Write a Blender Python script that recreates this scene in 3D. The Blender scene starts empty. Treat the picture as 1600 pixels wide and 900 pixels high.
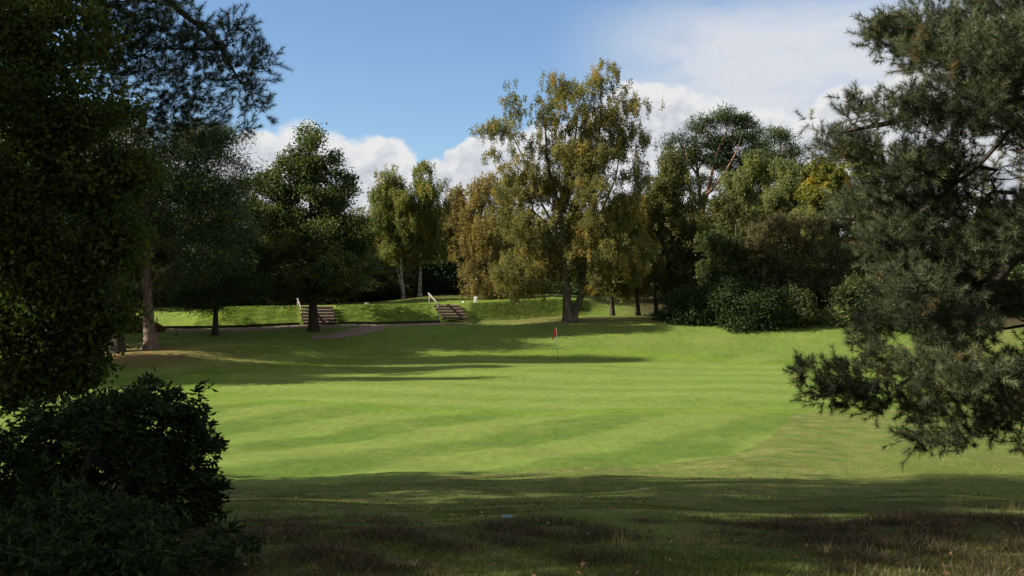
import bpy, math, random
import numpy as np
from mathutils import Vector

# ------------------------------------------------------------------ camera, sky, sun, exposure
SC = bpy.context.scene
COL = SC.collection
EYE = 3.8            # eye height above the putting green
FPX = 1600.0         # focal length in photograph pixels (36 mm lens on 36 mm film)
HORIZON = 470.0

cam_data = bpy.data.cameras.new('camera')
cam_data.lens = 36.0
cam_data.sensor_width = 36.0
cam_data.clip_start = 0.1
cam_data.clip_end = 5000
cam = bpy.data.objects.new('camera', cam_data)
COL.objects.link(cam)
cam.location = (0, 0, EYE)
cam.rotation_euler = (math.radians(90) + math.atan((HORIZON - 450) / FPX), 0, 0)
SC.camera = cam

SUN_EL, SUN_AZ = 29.0, 8.0      # elevation; the light travels to +X and a little to +Y
e, a = math.radians(SUN_EL), math.radians(SUN_AZ)
sun_data = bpy.data.lights.new('sun', 'SUN')
sun_data.energy = 4.6
sun_data.angle = math.radians(0.5)
sun_data.color = (1.0, 0.93, 0.80)
sun = bpy.data.objects.new('sun', sun_data)
COL.objects.link(sun)
sun.rotation_euler = Vector((math.cos(e) * math.cos(a), math.cos(e) * math.sin(a), -math.sin(e))).to_track_quat('-Z', 'Y').to_euler()

SC.view_settings.view_transform = 'Standard'
SC.view_settings.look = 'None'
SC.view_settings.gamma = 1.0
SC.view_settings.use_curve_mapping = False
SC.view_settings.exposure = 1.42
SC.cycles.max_bounces = 6
SC.cycles.diffuse_bounces = 3
SC.cycles.glossy_bounces = 2
SC.cycles.transmission_bounces = 4
SC.cycles.caustics_reflective = False
SC.cycles.caustics_refractive = False

SKY_STRENGTH = 0.057


class NB:
    """Small helper to write node trees."""
    def __init__(self, tree):
        self.t = tree

    def n(self, typ, **kw):
        nd = self.t.nodes.new(typ)
        for k, v in kw.items():
            setattr(nd, k, v)
        return nd

    def put(self, sock, v):
        if v is None:
            return
        if hasattr(v, 'is_output'):
            self.t.links.new(v, sock)
        else:
            sock.default_value = v

    def m(self, op, x, y=None, z=None, clamp=False):
        nd = self.n('ShaderNodeMath', operation=op, use_clamp=clamp)
        for i, v in enumerate((x, y, z)):
            self.put(nd.inputs[i], v)
        return nd.outputs[0]

    def v(self, op, x, y=None, scale=None):
        nd = self.n('ShaderNodeVectorMath', operation=op)
        self.put(nd.inputs[0], x)
        self.put(nd.inputs[1], y)
        if scale is not None:
            self.put(nd.inputs['Scale'], scale)
        return nd.outputs['Value'] if op in ('DISTANCE', 'LENGTH', 'DOT_PRODUCT') else nd.outputs[0]

    def noise(self, vec, scale, detail=4, rough=0.55, color=False):
        nd = self.n('ShaderNodeTexNoise')
        self.put(nd.inputs['Vector'], vec)
        nd.inputs['Scale'].default_value = scale
        nd.inputs['Detail'].default_value = detail
        nd.inputs['Roughness'].default_value = rough
        return nd.outputs['Color'] if color else nd.outputs['Fac']

    def step(self, x, lo, hi, to0=0.0, to1=1.0):
        nd = self.n('ShaderNodeMapRange', interpolation_type='SMOOTHSTEP')
        self.put(nd.inputs[0], x)
        for i, v in enumerate((lo, hi, to0, to1)):
            self.put(nd.inputs[i + 1], v)
        return nd.outputs[0]

    def mix(self, f, x, y, blend='MIX'):
        nd = self.n('ShaderNodeMix', data_type='RGBA', blend_type=blend)
        self.put(nd.inputs[0], f)
        for i, v in ((6, x), (7, y)):
            if isinstance(v, tuple) and len(v) == 3:
                v = (*v, 1)
            self.put(nd.inputs[i], v)
        return nd.outputs[2]

    def xyz(self, vec):
        nd = self.n('ShaderNodeSeparateXYZ')
        self.put(nd.inputs[0], vec)
        return nd.outputs

    def vec(self, x, y, z):
        nd = self.n('ShaderNodeCombineXYZ')
        for i, v in enumerate((x, y, z)):
            self.put(nd.inputs[i], v)
        return nd.outputs[0]

    def attr(self, name):
        return self.n('ShaderNodeAttribute', attribute_name=name).outputs['Fac']


def build_world():
    w = bpy.data.worlds.new('World')
    SC.world = w
    w.use_nodes = True
    t = w.node_tree
    t.nodes.clear()
    b = NB(t)
    out = b.n('ShaderNodeOutputWorld')
    sky = b.n('ShaderNodeTexSky', sky_type='NISHITA', sun_disc=False)
    sky.sun_elevation = math.radians(SUN_EL)
    sky.sun_rotation = math.radians(270 - SUN_AZ)
    sky.air_density = 1.0
    sky.dust_density = 0.6
    sky.ozone_density = 1.6
    d = b.v('NORMALIZE', b.n('ShaderNodeTexCoord').outputs['Generated'])
    x, y, z = b.xyz(d)
    az = b.m('MULTIPLY', b.m('ARCTAN2', x, y), 57.2958)
    el = b.m('MULTIPLY', b.m('ARCSINE', z), 57.2958)
    P = b.vec(az, el, 0.0)
    # billowing warp of the cloud outline
    w1 = b.v('SUBTRACT', b.noise(P, 0.28, 3, 0.5, True), (0.5, 0.5, 0.5))
    w2 = b.v('SUBTRACT', b.noise(P, 0.9, 4, 0.55, True), (0.5, 0.5, 0.5))
    Q = b.v('ADD', P, b.v('SCALE', w1, scale=2.2))
    Q = b.v('ADD', Q, b.v('SCALE', w2, scale=0.9))
    Q = b.v('MULTIPLY', Q, (1, 1, 0))

    def deg(px, py):
        X, Z = (px - 800) / FPX, (HORIZON - py) / FPX
        return (math.degrees(math.atan(X)), math.degrees(math.atan(Z / math.hypot(1, X))), 0)

    blobs = [(x_, y_ - 10, r_) for x_, y_, r_ in [(430, 300, 75), (480, 275, 75), (520, 280, 70), (590, 290, 72), (640, 330, 60), (560, 350, 130),
             (690, 300, 55), (740, 280, 55), (790, 290, 70), (880, 300, 110), (1000, 250, 110), (1060, 210, 72),
             (1000, 190, 55), (1110, 230, 75), (1190, 250, 75), (1260, 260, 75), (1340, 240, 90), (1180, 330, 150),
             (300, 330, 110), (150, 320, 130), (1480, 250, 140), (1650, 220, 160), (400, 270, 60)]]

    def field(q):
        f = None
        for px, py, r in blobs:
            dist = b.v('DISTANCE', q, deg(px, py))
            g = b.m('SUBTRACT', 1.0, b.m('DIVIDE', dist, r / FPX * 57.3))
            f = g if f is None else b.m('SMOOTH_MAX', f, g, 0.12)
        return f

    F = field(Q)
    bil = b.noise(b.v('ADD', Q, (3.1, 7.7, 0)), 0.55, 5, 0.55)
    dens = b.step(b.m('ADD', F, b.m('MULTIPLY', b.m('SUBTRACT', bil, 0.5), 0.25)), -0.02, 0.15)
    # light and grey inside the heaps: compare the heaps with a copy shifted to the sun (upper left)
    s0 = b.noise(Q, 0.42, 5, 0.55)
    s1 = b.noise(b.v('ADD', Q, (-0.35, 0.5, 0)), 0.42, 5, 0.55)
    lit = b.m('ADD', 0.76, b.m('MULTIPLY', b.m('SUBTRACT', s0, s1), 2.3))
    rim = b.step(F, 0.05, 0.75, 0.32, -0.14)
    lit = b.m('ADD', lit, rim, clamp=True)
    ccol = b.mix(lit, (2.5, 2.85, 3.5), (5.3, 5.35, 5.4))
    # thin high sheet on the right
    S = b.v('MULTIPLY', P, (0.35, 1.0, 1.0))
    S = b.v('ADD', S, b.v('SCALE', w1, scale=1.5))
    sheet_n = b.noise(S, 0.5, 6, 0.6)
    sheet = b.m('MULTIPLY', b.step(az, 1.0, 12.0), b.step(b.m('ADD', el, b.m('MULTIPLY', sheet_n, 3.0)), 18.9, 15.6))
    sheet = b.m('MULTIPLY', sheet, b.step(sheet_n, 0.3, 0.5, 0.75, 0.98))
    skyc = b.mix(1.0, sky.outputs[0], (0.84, 0.96, 1.08), 'MULTIPLY')
    c = b.mix(sheet, skyc, b.mix(sheet_n, (3.9, 4.2, 4.8), (5.1, 5.25, 5.5)))
    c = b.mix(dens, c, ccol)
    # unseen broken cloud added over the rest of the sky for neutral ambient light
    away = b.m('MAXIMUM', b.step(b.m('ABSOLUTE', az), 38.0, 60.0), b.step(el, 26.0, 40.0))
    rest = b.noise(d, 2.6, 6, 0.6)
    c = b.mix(b.m('MULTIPLY', away, b.step(rest, 0.40, 0.56, 0.25, 0.95)), c, b.mix(b.step(rest, 0.45, 0.7), (4.6, 4.55, 4.4), (3.3, 3.3, 3.3)))
    c = b.mix(b.step(el, 1.0, -1.0), c, (1.2, 1.3, 1.1))
    bg = b.n('ShaderNodeBackground')
    b.put(bg.inputs[0], c)
    bg.inputs[1].default_value = SKY_STRENGTH
    t.links.new(bg.outputs[0], out.inputs[0])


build_world()

# ------------------------------------------------------------------ helpers
RNG = np.random.default_rng(7)


def at(px, py, Y):
    """The world point a distance Y ahead that the photograph shows near (px, py)."""
    return np.array([(px - 800) / FPX * Y, Y, EYE - (py - HORIZON) / FPX * Y])


def sm(x, lo, hi):
    t = np.clip((x - lo) / (hi - lo), 0, 1)
    return t * t * (3 - 2 * t)


def unit(v):
    return v / np.maximum(np.linalg.norm(v, axis=-1, keepdims=True), 1e-9)


def wob(x, y, scale, seed):
    """Smooth pseudo-noise in -1..1 as a sum of rotated sines."""
    r = np.random.default_rng(seed)
    out = np.zeros(np.broadcast(x, y).shape)
    for _ in range(7):
        th, f, p = r.uniform(0, 6.283), r.uniform(0.6, 1.8) / scale, r.uniform(0, 6.283)
        out = out + np.sin((x * math.cos(th) + y * math.sin(th)) * f * 6.283 + p)
    return out / 4.0


_py = np.arange(-60, 700, 0.25)
_pz = np.interp(_py, [-60, -5, 4, 7, 9, 11, 14, 18, 24, 32, 45, 60, 64, 67, 70, 72, 75, 78, 84, 95, 130, 700],
                [2.4, 2.25, 2.2, 2.12, 1.88, 1.55, 1.1, 0.66, 0.27, 0.06, 0.0, 0.05, 0.18, 0.6, 1.2, 1.65, 2.25, 2.45, 2.6, 3.0, 3.4, 6.0])
_k = np.exp(-0.5 * (np.arange(-12, 13) * 0.25 / 0.9) ** 2)
_pz = np.convolve(np.pad(_pz, 12, mode='edge'), _k / _k.sum(), mode='valid')


def foot(X):
    return np.interp(X, [-60, -20, -13.6, -3.3, 3.5, 12, 60], [67, 70.3, 72, 75, 80, 84, 88])


def base_h(X, Y):
    z = np.interp(Y, _py, _pz)
    z = z + np.interp(X, [-40, -20, -13.6, -9.5, -3.3, 0], [0.8, 0.7, 0.5, 0.22, 0.12, 0]) * sm(Y, 58, 67) * (1 - sm(Y, 90, 110))
    z = z + 0.8 * np.exp(-((X + 22) / 8) ** 2 - ((Y - 60) / 6) ** 2)
    z = z + 0.25 * np.exp(-((X + 16.5) / 3) ** 2 - ((Y - 62.5) / 2.5) ** 2)
    z = z + 0.09 * wob(X, Y * 1.4, 15, 3) * sm(Y, 16, 26) + 0.05 * wob(X, Y, 5, 4) * (1 - sm(Y, 20, 32))
    z = z + 0.22 * np.exp(-((X - 7) / 6) ** 2 - ((Y - 41) / 3.5) ** 2) * 0.6
    return z


def H(X, Y):
    X, Y = np.asarray(X, float), np.asarray(Y, float)
    z = base_h(X, Y)
    top = np.interp(X, [-60, -26, -20, -7, -3, 3.5, 8, 60], [3.0, 3.05, 3.36, 3.56, 3.62, 3.95, 3.75, 3.3])
    top = top + np.interp(X, [-12, -8, -4, 2], [0.28, 0.75, 0.75, 0.5]) * sm(Y, 84, 96) + 0.012 * np.maximum(Y - 96, 0)
    wdt = 2.3 + 9 * sm(X, 4, 9) + 9 * sm(-X, 20, 26)
    t = np.clip((Y - foot(X)) / wdt, 0, 1)
    t = t * (0.55 + 0.9 * t - 0.45 * t * t)
    return z + np.maximum(top - z, 0) * t


def H1(x, y):
    return float(H(x, y))


def mesh_np(name, V, F, attrs=None, smooth=False):
    """V (n,3); F: list of (k,m) index arrays; attrs: name -> per-face values."""
    me = bpy.data.meshes.new(name)
    V = np.ascontiguousarray(V, np.float32)
    me.vertices.add(len(V))
    me.vertices.foreach_set('co', V.ravel())
    F = [f for f in F if len(f)]
    loops = np.concatenate([f.ravel() for f in F]).astype(np.int32)
    sizes = np.concatenate([np.full(len(f), f.shape[1]) for f in F])
    starts = np.concatenate([[0], np.cumsum(sizes)[:-1]]).astype(np.int32)
    me.loops.add(len(loops))
    me.loops.foreach_set('vertex_index', loops)
    me.polygons.add(len(sizes))
    me.polygons.foreach_set('loop_start', starts)
    me.polygons.foreach_set('use_smooth', np.full(len(sizes), smooth))
    me.update(calc_edges=True)
    for k, vals in (attrs or {}).items():
        dom = 'FACE' if len(vals) == len(sizes) else 'POINT'
        at_ = me.attributes.new(k, 'FLOAT', dom)
        at_.data.foreach_set('value', np.ascontiguousarray(vals, np.float32))
    return me


def link(name, me, mat, parent=None, loc=None):
    o = bpy.data.objects.new(name, me)
    COL.objects.link(o)
    if mat and not me.materials:
        me.materials.append(mat)
    if parent:
        o.parent = parent
    if loc is not None:
        o.location = loc
    return o


def tag(o, label=None, cat=None, group=None, kind=None):
    for k, v in (('label', label), ('category', cat), ('group', group), ('kind', kind)):
        if v:
            o[k] = v
    return o


def thing(name, loc, label, cat, group=None):
    o = bpy.data.objects.new(name, None)
    o.empty_display_size = 0.3
    COL.objects.link(o)
    o.location = loc
    return tag(o, label, cat, group)


class MB:
    """Collects quads and tubes into one mesh."""
    def __init__(self):
        self.V, self.F4, self.F3, self.n = [], [], [], 0

    def add(self, V, F4=None, F3=None):
        V = np.asarray(V, float).reshape(-1, 3)
        if F4 is not None:
            self.F4.append(np.asarray(F4) + self.n)
        if F3 is not None:
            self.F3.append(np.asarray(F3) + self.n)
        self.V.append(V)
        self.n += len(V)

    def tube(self, P, R, sides=8, cap=True, rough=0.0, seed=0):
        P, R = np.asarray(P, float), np.asarray(R, float)
        m = len(P)
        T = unit(np.gradient(P, axis=0))
        ref = np.array([0, 0, 1.0]) if abs(T[:, 2]).mean() < 0.8 else np.array([1.0, 0, 0])
        A = unit(np.cross(T, ref))
        B = np.cross(T, A)
        th = np.linspace(0, 2 * np.pi, sides, endpoint=False)
        rr = np.ones((m, sides))
        if rough:
            r = np.random.default_rng(seed)
            lobes = 1 + rough * (np.sin(th * 3 + r.uniform(0, 6)) + 0.6 * np.sin(th * 5 + r.uniform(0, 6)))
            rr = lobes[None, :] + rough * 0.6 * r.standard_normal((m, sides))
        V = P[:, None, :] + (R[:, None] * rr)[..., None] * (np.cos(th)[None, :, None] * A[:, None] + np.sin(th)[None, :, None] * B[:, None])
        i = np.arange(m - 1)[:, None] * sides
        j = np.arange(sides)[None, :]
        j2 = (j + 1) % sides
        F = np.stack([i + j, i + j2, i + sides + j2, i + sides + j], -1).reshape(-1, 4)
        V = V.reshape(-1, 3)
        F3 = None
        if cap:
            V = np.vstack([V, P[0], P[-1]])
            jj = np.arange(sides)
            F3 = np.vstack([np.stack([np.full(sides, m * sides), (jj + 1) % sides, jj], -1),
                            np.stack([np.full(sides, m * sides + 1), (m - 1) * sides + jj, (m - 1) * sides + (jj + 1) % sides], -1)])
        self.add(V, F, F3)

    def cones(self, P0, P1, R0, R1, sides=5):
        """Many tapered sticks at once."""
        P0, P1 = np.asarray(P0, float), np.asarray(P1, float)
        m = len(P0)
        if not m:
            return
        T = unit(P1 - P0)
        ref = np.where(np.abs(T[:, 2:3]) < 0.8, [[0, 0, 1.0]], [[1.0, 0, 0]])
        A = unit(np.cross(T, ref))
        B = np.cross(T, A)
        th = np.linspace(0, 2 * np.pi, sides, endpoint=False)
        ring = np.cos(th)[None, :, None] * A[:, None] + np.sin(th)[None, :, None] * B[:, None]
        V = np.concatenate([P0[:, None] + ring * np.asarray(R0)[:, None, None], P1[:, None] + ring * np.asarray(R1)[:, None, None]], 1)
        i = np.arange(m)[:, None] * 2 * sides
        j = np.arange(sides)[None]
        j2 = (j + 1) % sides
        F = np.stack([i + j, i + j2, i + sides + j2, i + sides + j], -1).reshape(-1, 4)
        self.add(V.reshape(-1, 3), F)

    def box(self, c, s, ax=None):
        """Box with bevelled long edges: centre c, size s, axes ax (3 rows)."""
        ax = np.eye(3) if ax is None else np.asarray(ax, float)
        h = np.asarray(s, float) / 2
        bv = min(h) * 0.18
        V = []
        for sx in (-1, 1):
            for py_, pz_ in ((-1, -1), (1, -1), (1, 1), (-1, 1)):
                V.append((sx * h[0], py_ * (h[1] - bv), pz_ * h[2]))
                V.append((sx * h[0], py_ * h[1], pz_ * (h[2] - bv)))
        order = [1, 0, 2, 3, 5, 4, 6, 7]
        order = [0, 2, 3, 5, 4, 6, 7, 1]
        V = np.array(V)
        a0 = V[:8][order]
        a1 = V[8:][order]
        VV = np.vstack([a0, a1, a0.mean(0), a1.mean(0)]) @ ax + np.asarray(c, float)
        j = np.arange(8)
        j2 = (j + 1) % 8
        self.add(VV, np.stack([j, j2, 8 + j2, 8 + j], -1),
                 np.vstack([np.stack([np.full(8, 16), j2, j], -1), np.stack([np.full(8, 17), 8 + j, 8 + j2], -1)]))

    def mesh(self, name, smooth=True, attrs=None):
        F = []
        if self.F4:
            F.append(np.vstack(self.F4))
        if self.F3:
            F.append(np.vstack(self.F3))
        return mesh_np(name, np.vstack(self.V), F, attrs, smooth)


# ------------------------------------------------------------------ materials
MATS = {}


def new_mat(name):
    m = bpy.data.materials.new(name)
    m.use_nodes = True
    t = m.node_tree
    t.nodes.clear()
    b = NB(t)
    out = b.n('ShaderNodeOutputMaterial')
    MATS[name] = m
    return m, b, out


def leaf_mat(name, stops, trans=0.35, rough=0.5, spec=0.25, warm=(1.25, 1.25, 0.6)):
    """Leaf colours along the per-leaf attribute tint; light also passes through the blade."""
    m, b, out = new_mat(name)
    ramp = b.n('ShaderNodeValToRGB')
    el = ramp.color_ramp.elements
    while len(el) < len(stops):
        el.new(0.5)
    for i, (p, c) in enumerate(stops):
        el[i].position = p
        el[i].color = (*c, 1)
    b.put(ramp.inputs[0], b.attr('tint'))
    p = b.n('ShaderNodeBsdfPrincipled')
    b.put(p.inputs['Base Color'], ramp.outputs[0])
    p.inputs['Roughness'].default_value = rough
    p.inputs['Specular IOR Level'].default_value = spec
    tr = b.n('ShaderNodeBsdfTranslucent')
    b.put(tr.inputs[0], b.mix(1.0, ramp.outputs[0], warm, 'MULTIPLY'))
    mx = b.n('ShaderNodeMixShader')
    mx.inputs[0].default_value = trans
    b.t.links.new(p.outputs[0], mx.inputs[1])
    b.t.links.new(tr.outputs[0], mx.inputs[2])
    b.t.links.new(mx.outputs[0], out.inputs[0])
    return m


def bark_mat(name, dark, light, scale=6.0, stretch=0.25, bump=0.6, upper=None, up0=4, up1=9):
    m, b, out = new_mat(name)
    pos = b.n('ShaderNodeTexCoord').outputs['Object']
    v = b.v('MULTIPLY', pos, (1, 1, stretch))
    n1 = b.noise(v, scale, 6, 0.65)
    n2 = b.noise(v, scale * 5, 4, 0.6)
    f = b.m('ADD', b.m('MULTIPLY', n1, 0.6), b.m('MULTIPLY', n2, 0.4))
    f = b.step(f, 0.36, 0.64)
    c = b.mix(f, dark, light)
    if upper:
        z = b.xyz(pos)[2]
        c = b.mix(b.step(b.m('ADD', z, b.m('MULTIPLY', n1, 2.0)), up0 + 1, up1 + 1), c, b.mix(f, tuple(x * 0.6 for x in upper), upper))
    p = b.n('ShaderNodeBsdfPrincipled')
    b.put(p.inputs['Base Color'], c)
    p.inputs['Roughness'].default_value = 0.9
    p.inputs['Specular IOR Level'].default_value = 0.15
    bp = b.n('ShaderNodeBump')
    bp.inputs['Strength'].default_value = bump
    bp.inputs['Distance'].default_value = 0.04
    b.put(bp.inputs['Height'], f)
    b.t.links.new(bp.outputs[0], p.inputs['Normal'])
    b.t.links.new(p.outputs[0], out.inputs[0])
    return m


def plain_mat(name, c1, c2, scale=12, rough=0.8, spec=0.3, bump=0.2, dist=0.01, stretch=(1, 1, 1), metal=0.0):
    m, b, out = new_mat(name)
    v = b.v('MULTIPLY', b.n('ShaderNodeTexCoord').outputs['Object'], stretch)
    n = b.noise(v, scale, 5, 0.6)
    p = b.n('ShaderNodeBsdfPrincipled')
    b.put(p.inputs['Base Color'], b.mix(b.step(n, 0.3, 0.7), c1, c2))
    p.inputs['Roughness'].default_value = rough
    p.inputs['Specular IOR Level'].default_value = spec
    p.inputs['Metallic'].default_value = metal
    bp = b.n('ShaderNodeBump')
    bp.inputs['Strength'].default_value = bump
    bp.inputs['Distance'].default_value = dist
    b.put(bp.inputs['Height'], n)
    b.t.links.new(bp.outputs[0], p.inputs['Normal'])
    b.t.links.new(p.outputs[0], out.inputs[0])
    return m


leaf_mat('oak_leaf', [(0, (0.030, 0.050, 0.014)), (0.6, (0.062, 0.086, 0.022)), (1, (0.11, 0.13, 0.034))], 0.4)
leaf_mat('dark_leaf', [(0, (0.026, 0.040, 0.012)), (0.6, (0.054, 0.074, 0.020)), (1, (0.100, 0.118, 0.030))], 0.4)
leaf_mat('near_leaf', [(0, (0.026, 0.046, 0.010)), (0.7, (0.070, 0.096, 0.015)), (0.97, (0.12, 0.135, 0.022)), (1, (0.14, 0.14, 0.022))], 0.5)
leaf_mat('birch_leaf', [(0, (0.082, 0.090, 0.028)), (0.5, (0.158, 0.150, 0.044)), (0.85, (0.225, 0.190, 0.054)), (1, (0.29, 0.20, 0.04))], 0.45)
leaf_mat('gold_leaf', [(0, (0.09, 0.078, 0.028)), (0.5, (0.175, 0.138, 0.045)), (1, (0.26, 0.19, 0.05))], 0.45)
leaf_mat('lime_leaf', [(0, (0.085, 0.105, 0.026)), (0.6, (0.160, 0.178, 0.042)), (0.92, (0.22, 0.205, 0.05)), (1, (0.30, 0.19, 0.02))], 0.45)
leaf_mat('pale_leaf', [(0, (0.085, 0.108, 0.036)), (0.6, (0.155, 0.175, 0.058)), (1, (0.23, 0.225, 0.07))], 0.45)
leaf_mat('yellow_leaf', [(0, (0.08, 0.10, 0.018)), (0.6, (0.16, 0.165, 0.024)), (1, (0.34, 0.23, 0.02))], 0.4)
leaf_mat('olive_leaf', [(0, (0.058, 0.066, 0.022)), (0.6, (0.110, 0.114, 0.036)), (1, (0.165, 0.155, 0.048))], 0.45)
leaf_mat('rust_leaf', [(0, (0.060, 0.056, 0.026)), (0.6, (0.115, 0.102, 0.046)), (1, (0.17, 0.14, 0.06))], 0.45)
leaf_mat('pine_needle', [(0, (0.022, 0.036, 0.016)), (0.55, (0.046, 0.070, 0.030)), (0.88, (0.085, 0.115, 0.050)), (1, (0.13, 0.09, 0.03))], 0.2, 0.5, 0.1)
leaf_mat('blue_needle', [(0, (0.018, 0.026, 0.012)), (0.6, (0.062, 0.077, 0.035)), (0.86, (0.155, 0.178, 0.095)), (0.93, (0.12, 0.10, 0.035)), (1, (0.14, 0.085, 0.03))], 0.2, 0.5, 0.15)
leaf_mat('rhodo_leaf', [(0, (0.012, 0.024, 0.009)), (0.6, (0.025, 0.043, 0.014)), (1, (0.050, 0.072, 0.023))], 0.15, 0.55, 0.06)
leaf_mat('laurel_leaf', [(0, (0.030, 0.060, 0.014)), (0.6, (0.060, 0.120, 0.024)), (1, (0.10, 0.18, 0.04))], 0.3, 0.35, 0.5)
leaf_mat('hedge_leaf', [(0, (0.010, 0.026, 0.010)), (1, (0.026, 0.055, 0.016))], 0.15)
leaf_mat('grass_blade', [(0, (0.050, 0.075, 0.014)), (0.6, (0.100, 0.130, 0.024)), (0.9, (0.165, 0.165, 0.045)), (1, (0.26, 0.20, 0.08))], 0.35)
leaf_mat('bank_blade', [(0, (0.070, 0.120, 0.016)), (0.6, (0.120, 0.180, 0.026)), (1, (0.18, 0.215, 0.05))], 0.4)
leaf_mat('straw', [(0, (0.20, 0.16, 0.07)), (1, (0.42, 0.34, 0.18))], 0.3)
leaf_mat('heather_sprig', [(0, (0.026, 0.022, 0.011)), (0.4, (0.066, 0.048, 0.024)), (0.65, (0.070, 0.070, 0.024)), (0.9, (0.13, 0.09, 0.045)), (1, (0.26, 0.17, 0.08))], 0.2)
leaf_mat('litter', [(0, (0.10, 0.055, 0.022)), (0.6, (0.22, 0.12, 0.045)), (1, (0.38, 0.24, 0.08))], 0.2)
leaf_mat('twig', [(0, (0.05, 0.035, 0.022)), (1, (0.16, 0.12, 0.08))], 0.0)
bark_mat('dark_bark', (0.020, 0.016, 0.012), (0.060, 0.048, 0.036))
bark_mat('oak_bark', (0.018, 0.015, 0.012), (0.055, 0.045, 0.034))
bark_mat('pine_bark', (0.050, 0.036, 0.028), (0.23, 0.165, 0.125), 5, 0.3, 0.8, (0.23, 0.115, 0.065), 5, 10)
bark_mat('pink_bark', (0.10, 0.055, 0.035), (0.30, 0.175, 0.115), 5, 0.3, 0.6)
bark_mat('birch_bark', (0.07, 0.06, 0.05), (0.45, 0.42, 0.37), 2.2, 1.6, 0.3)
bark_mat('grey_bark', (0.030, 0.025, 0.018), (0.13, 0.105, 0.075), 3.5, 0.4)
plain_mat('sleeper', (0.030, 0.021, 0.015), (0.075, 0.052, 0.036), 9, 0.85, 0.2, 0.5, 0.01, (1, 6, 6))
plain_mat('tread_gravel', (0.085, 0.062, 0.042), (0.175, 0.130, 0.09), 40, 0.95, 0.1, 0.6, 0.02)
plain_mat('rail_wood', (0.15, 0.12, 0.09), (0.30, 0.25, 0.20), 18, 0.7, 0.3, 0.2)
plain_mat('edging_wood', (0.018, 0.014, 0.010), (0.045, 0.034, 0.024), 10, 0.9, 0.2, 0.4)
plain_mat('white_paint', (0.68, 0.68, 0.66), (0.80, 0.80, 0.78), 8, 0.4, 0.4, 0.05)
plain_mat('black_paint', (0.02, 0.02, 0.02), (0.035, 0.035, 0.03), 8, 0.5, 0.4, 0.05)
plain_mat('red_cloth', (0.72, 0.012, 0.03), (0.85, 0.03, 0.05), 6, 0.7, 0.2, 0.05)
plain_mat('teal_plastic', (0.10, 0.17, 0.18), (0.15, 0.23, 0.24), 20, 0.6, 0.3, 0.1)
plain_mat('marker_brown', (0.30, 0.17, 0.05), (0.42, 0.25, 0.08), 8, 0.6, 0.3, 0.05)
plain_mat('cone_brown', (0.05, 0.028, 0.016), (0.11, 0.065, 0.036), 30, 0.8, 0.2, 0.3)

# ------------------------------------------------------------------ ground


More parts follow.
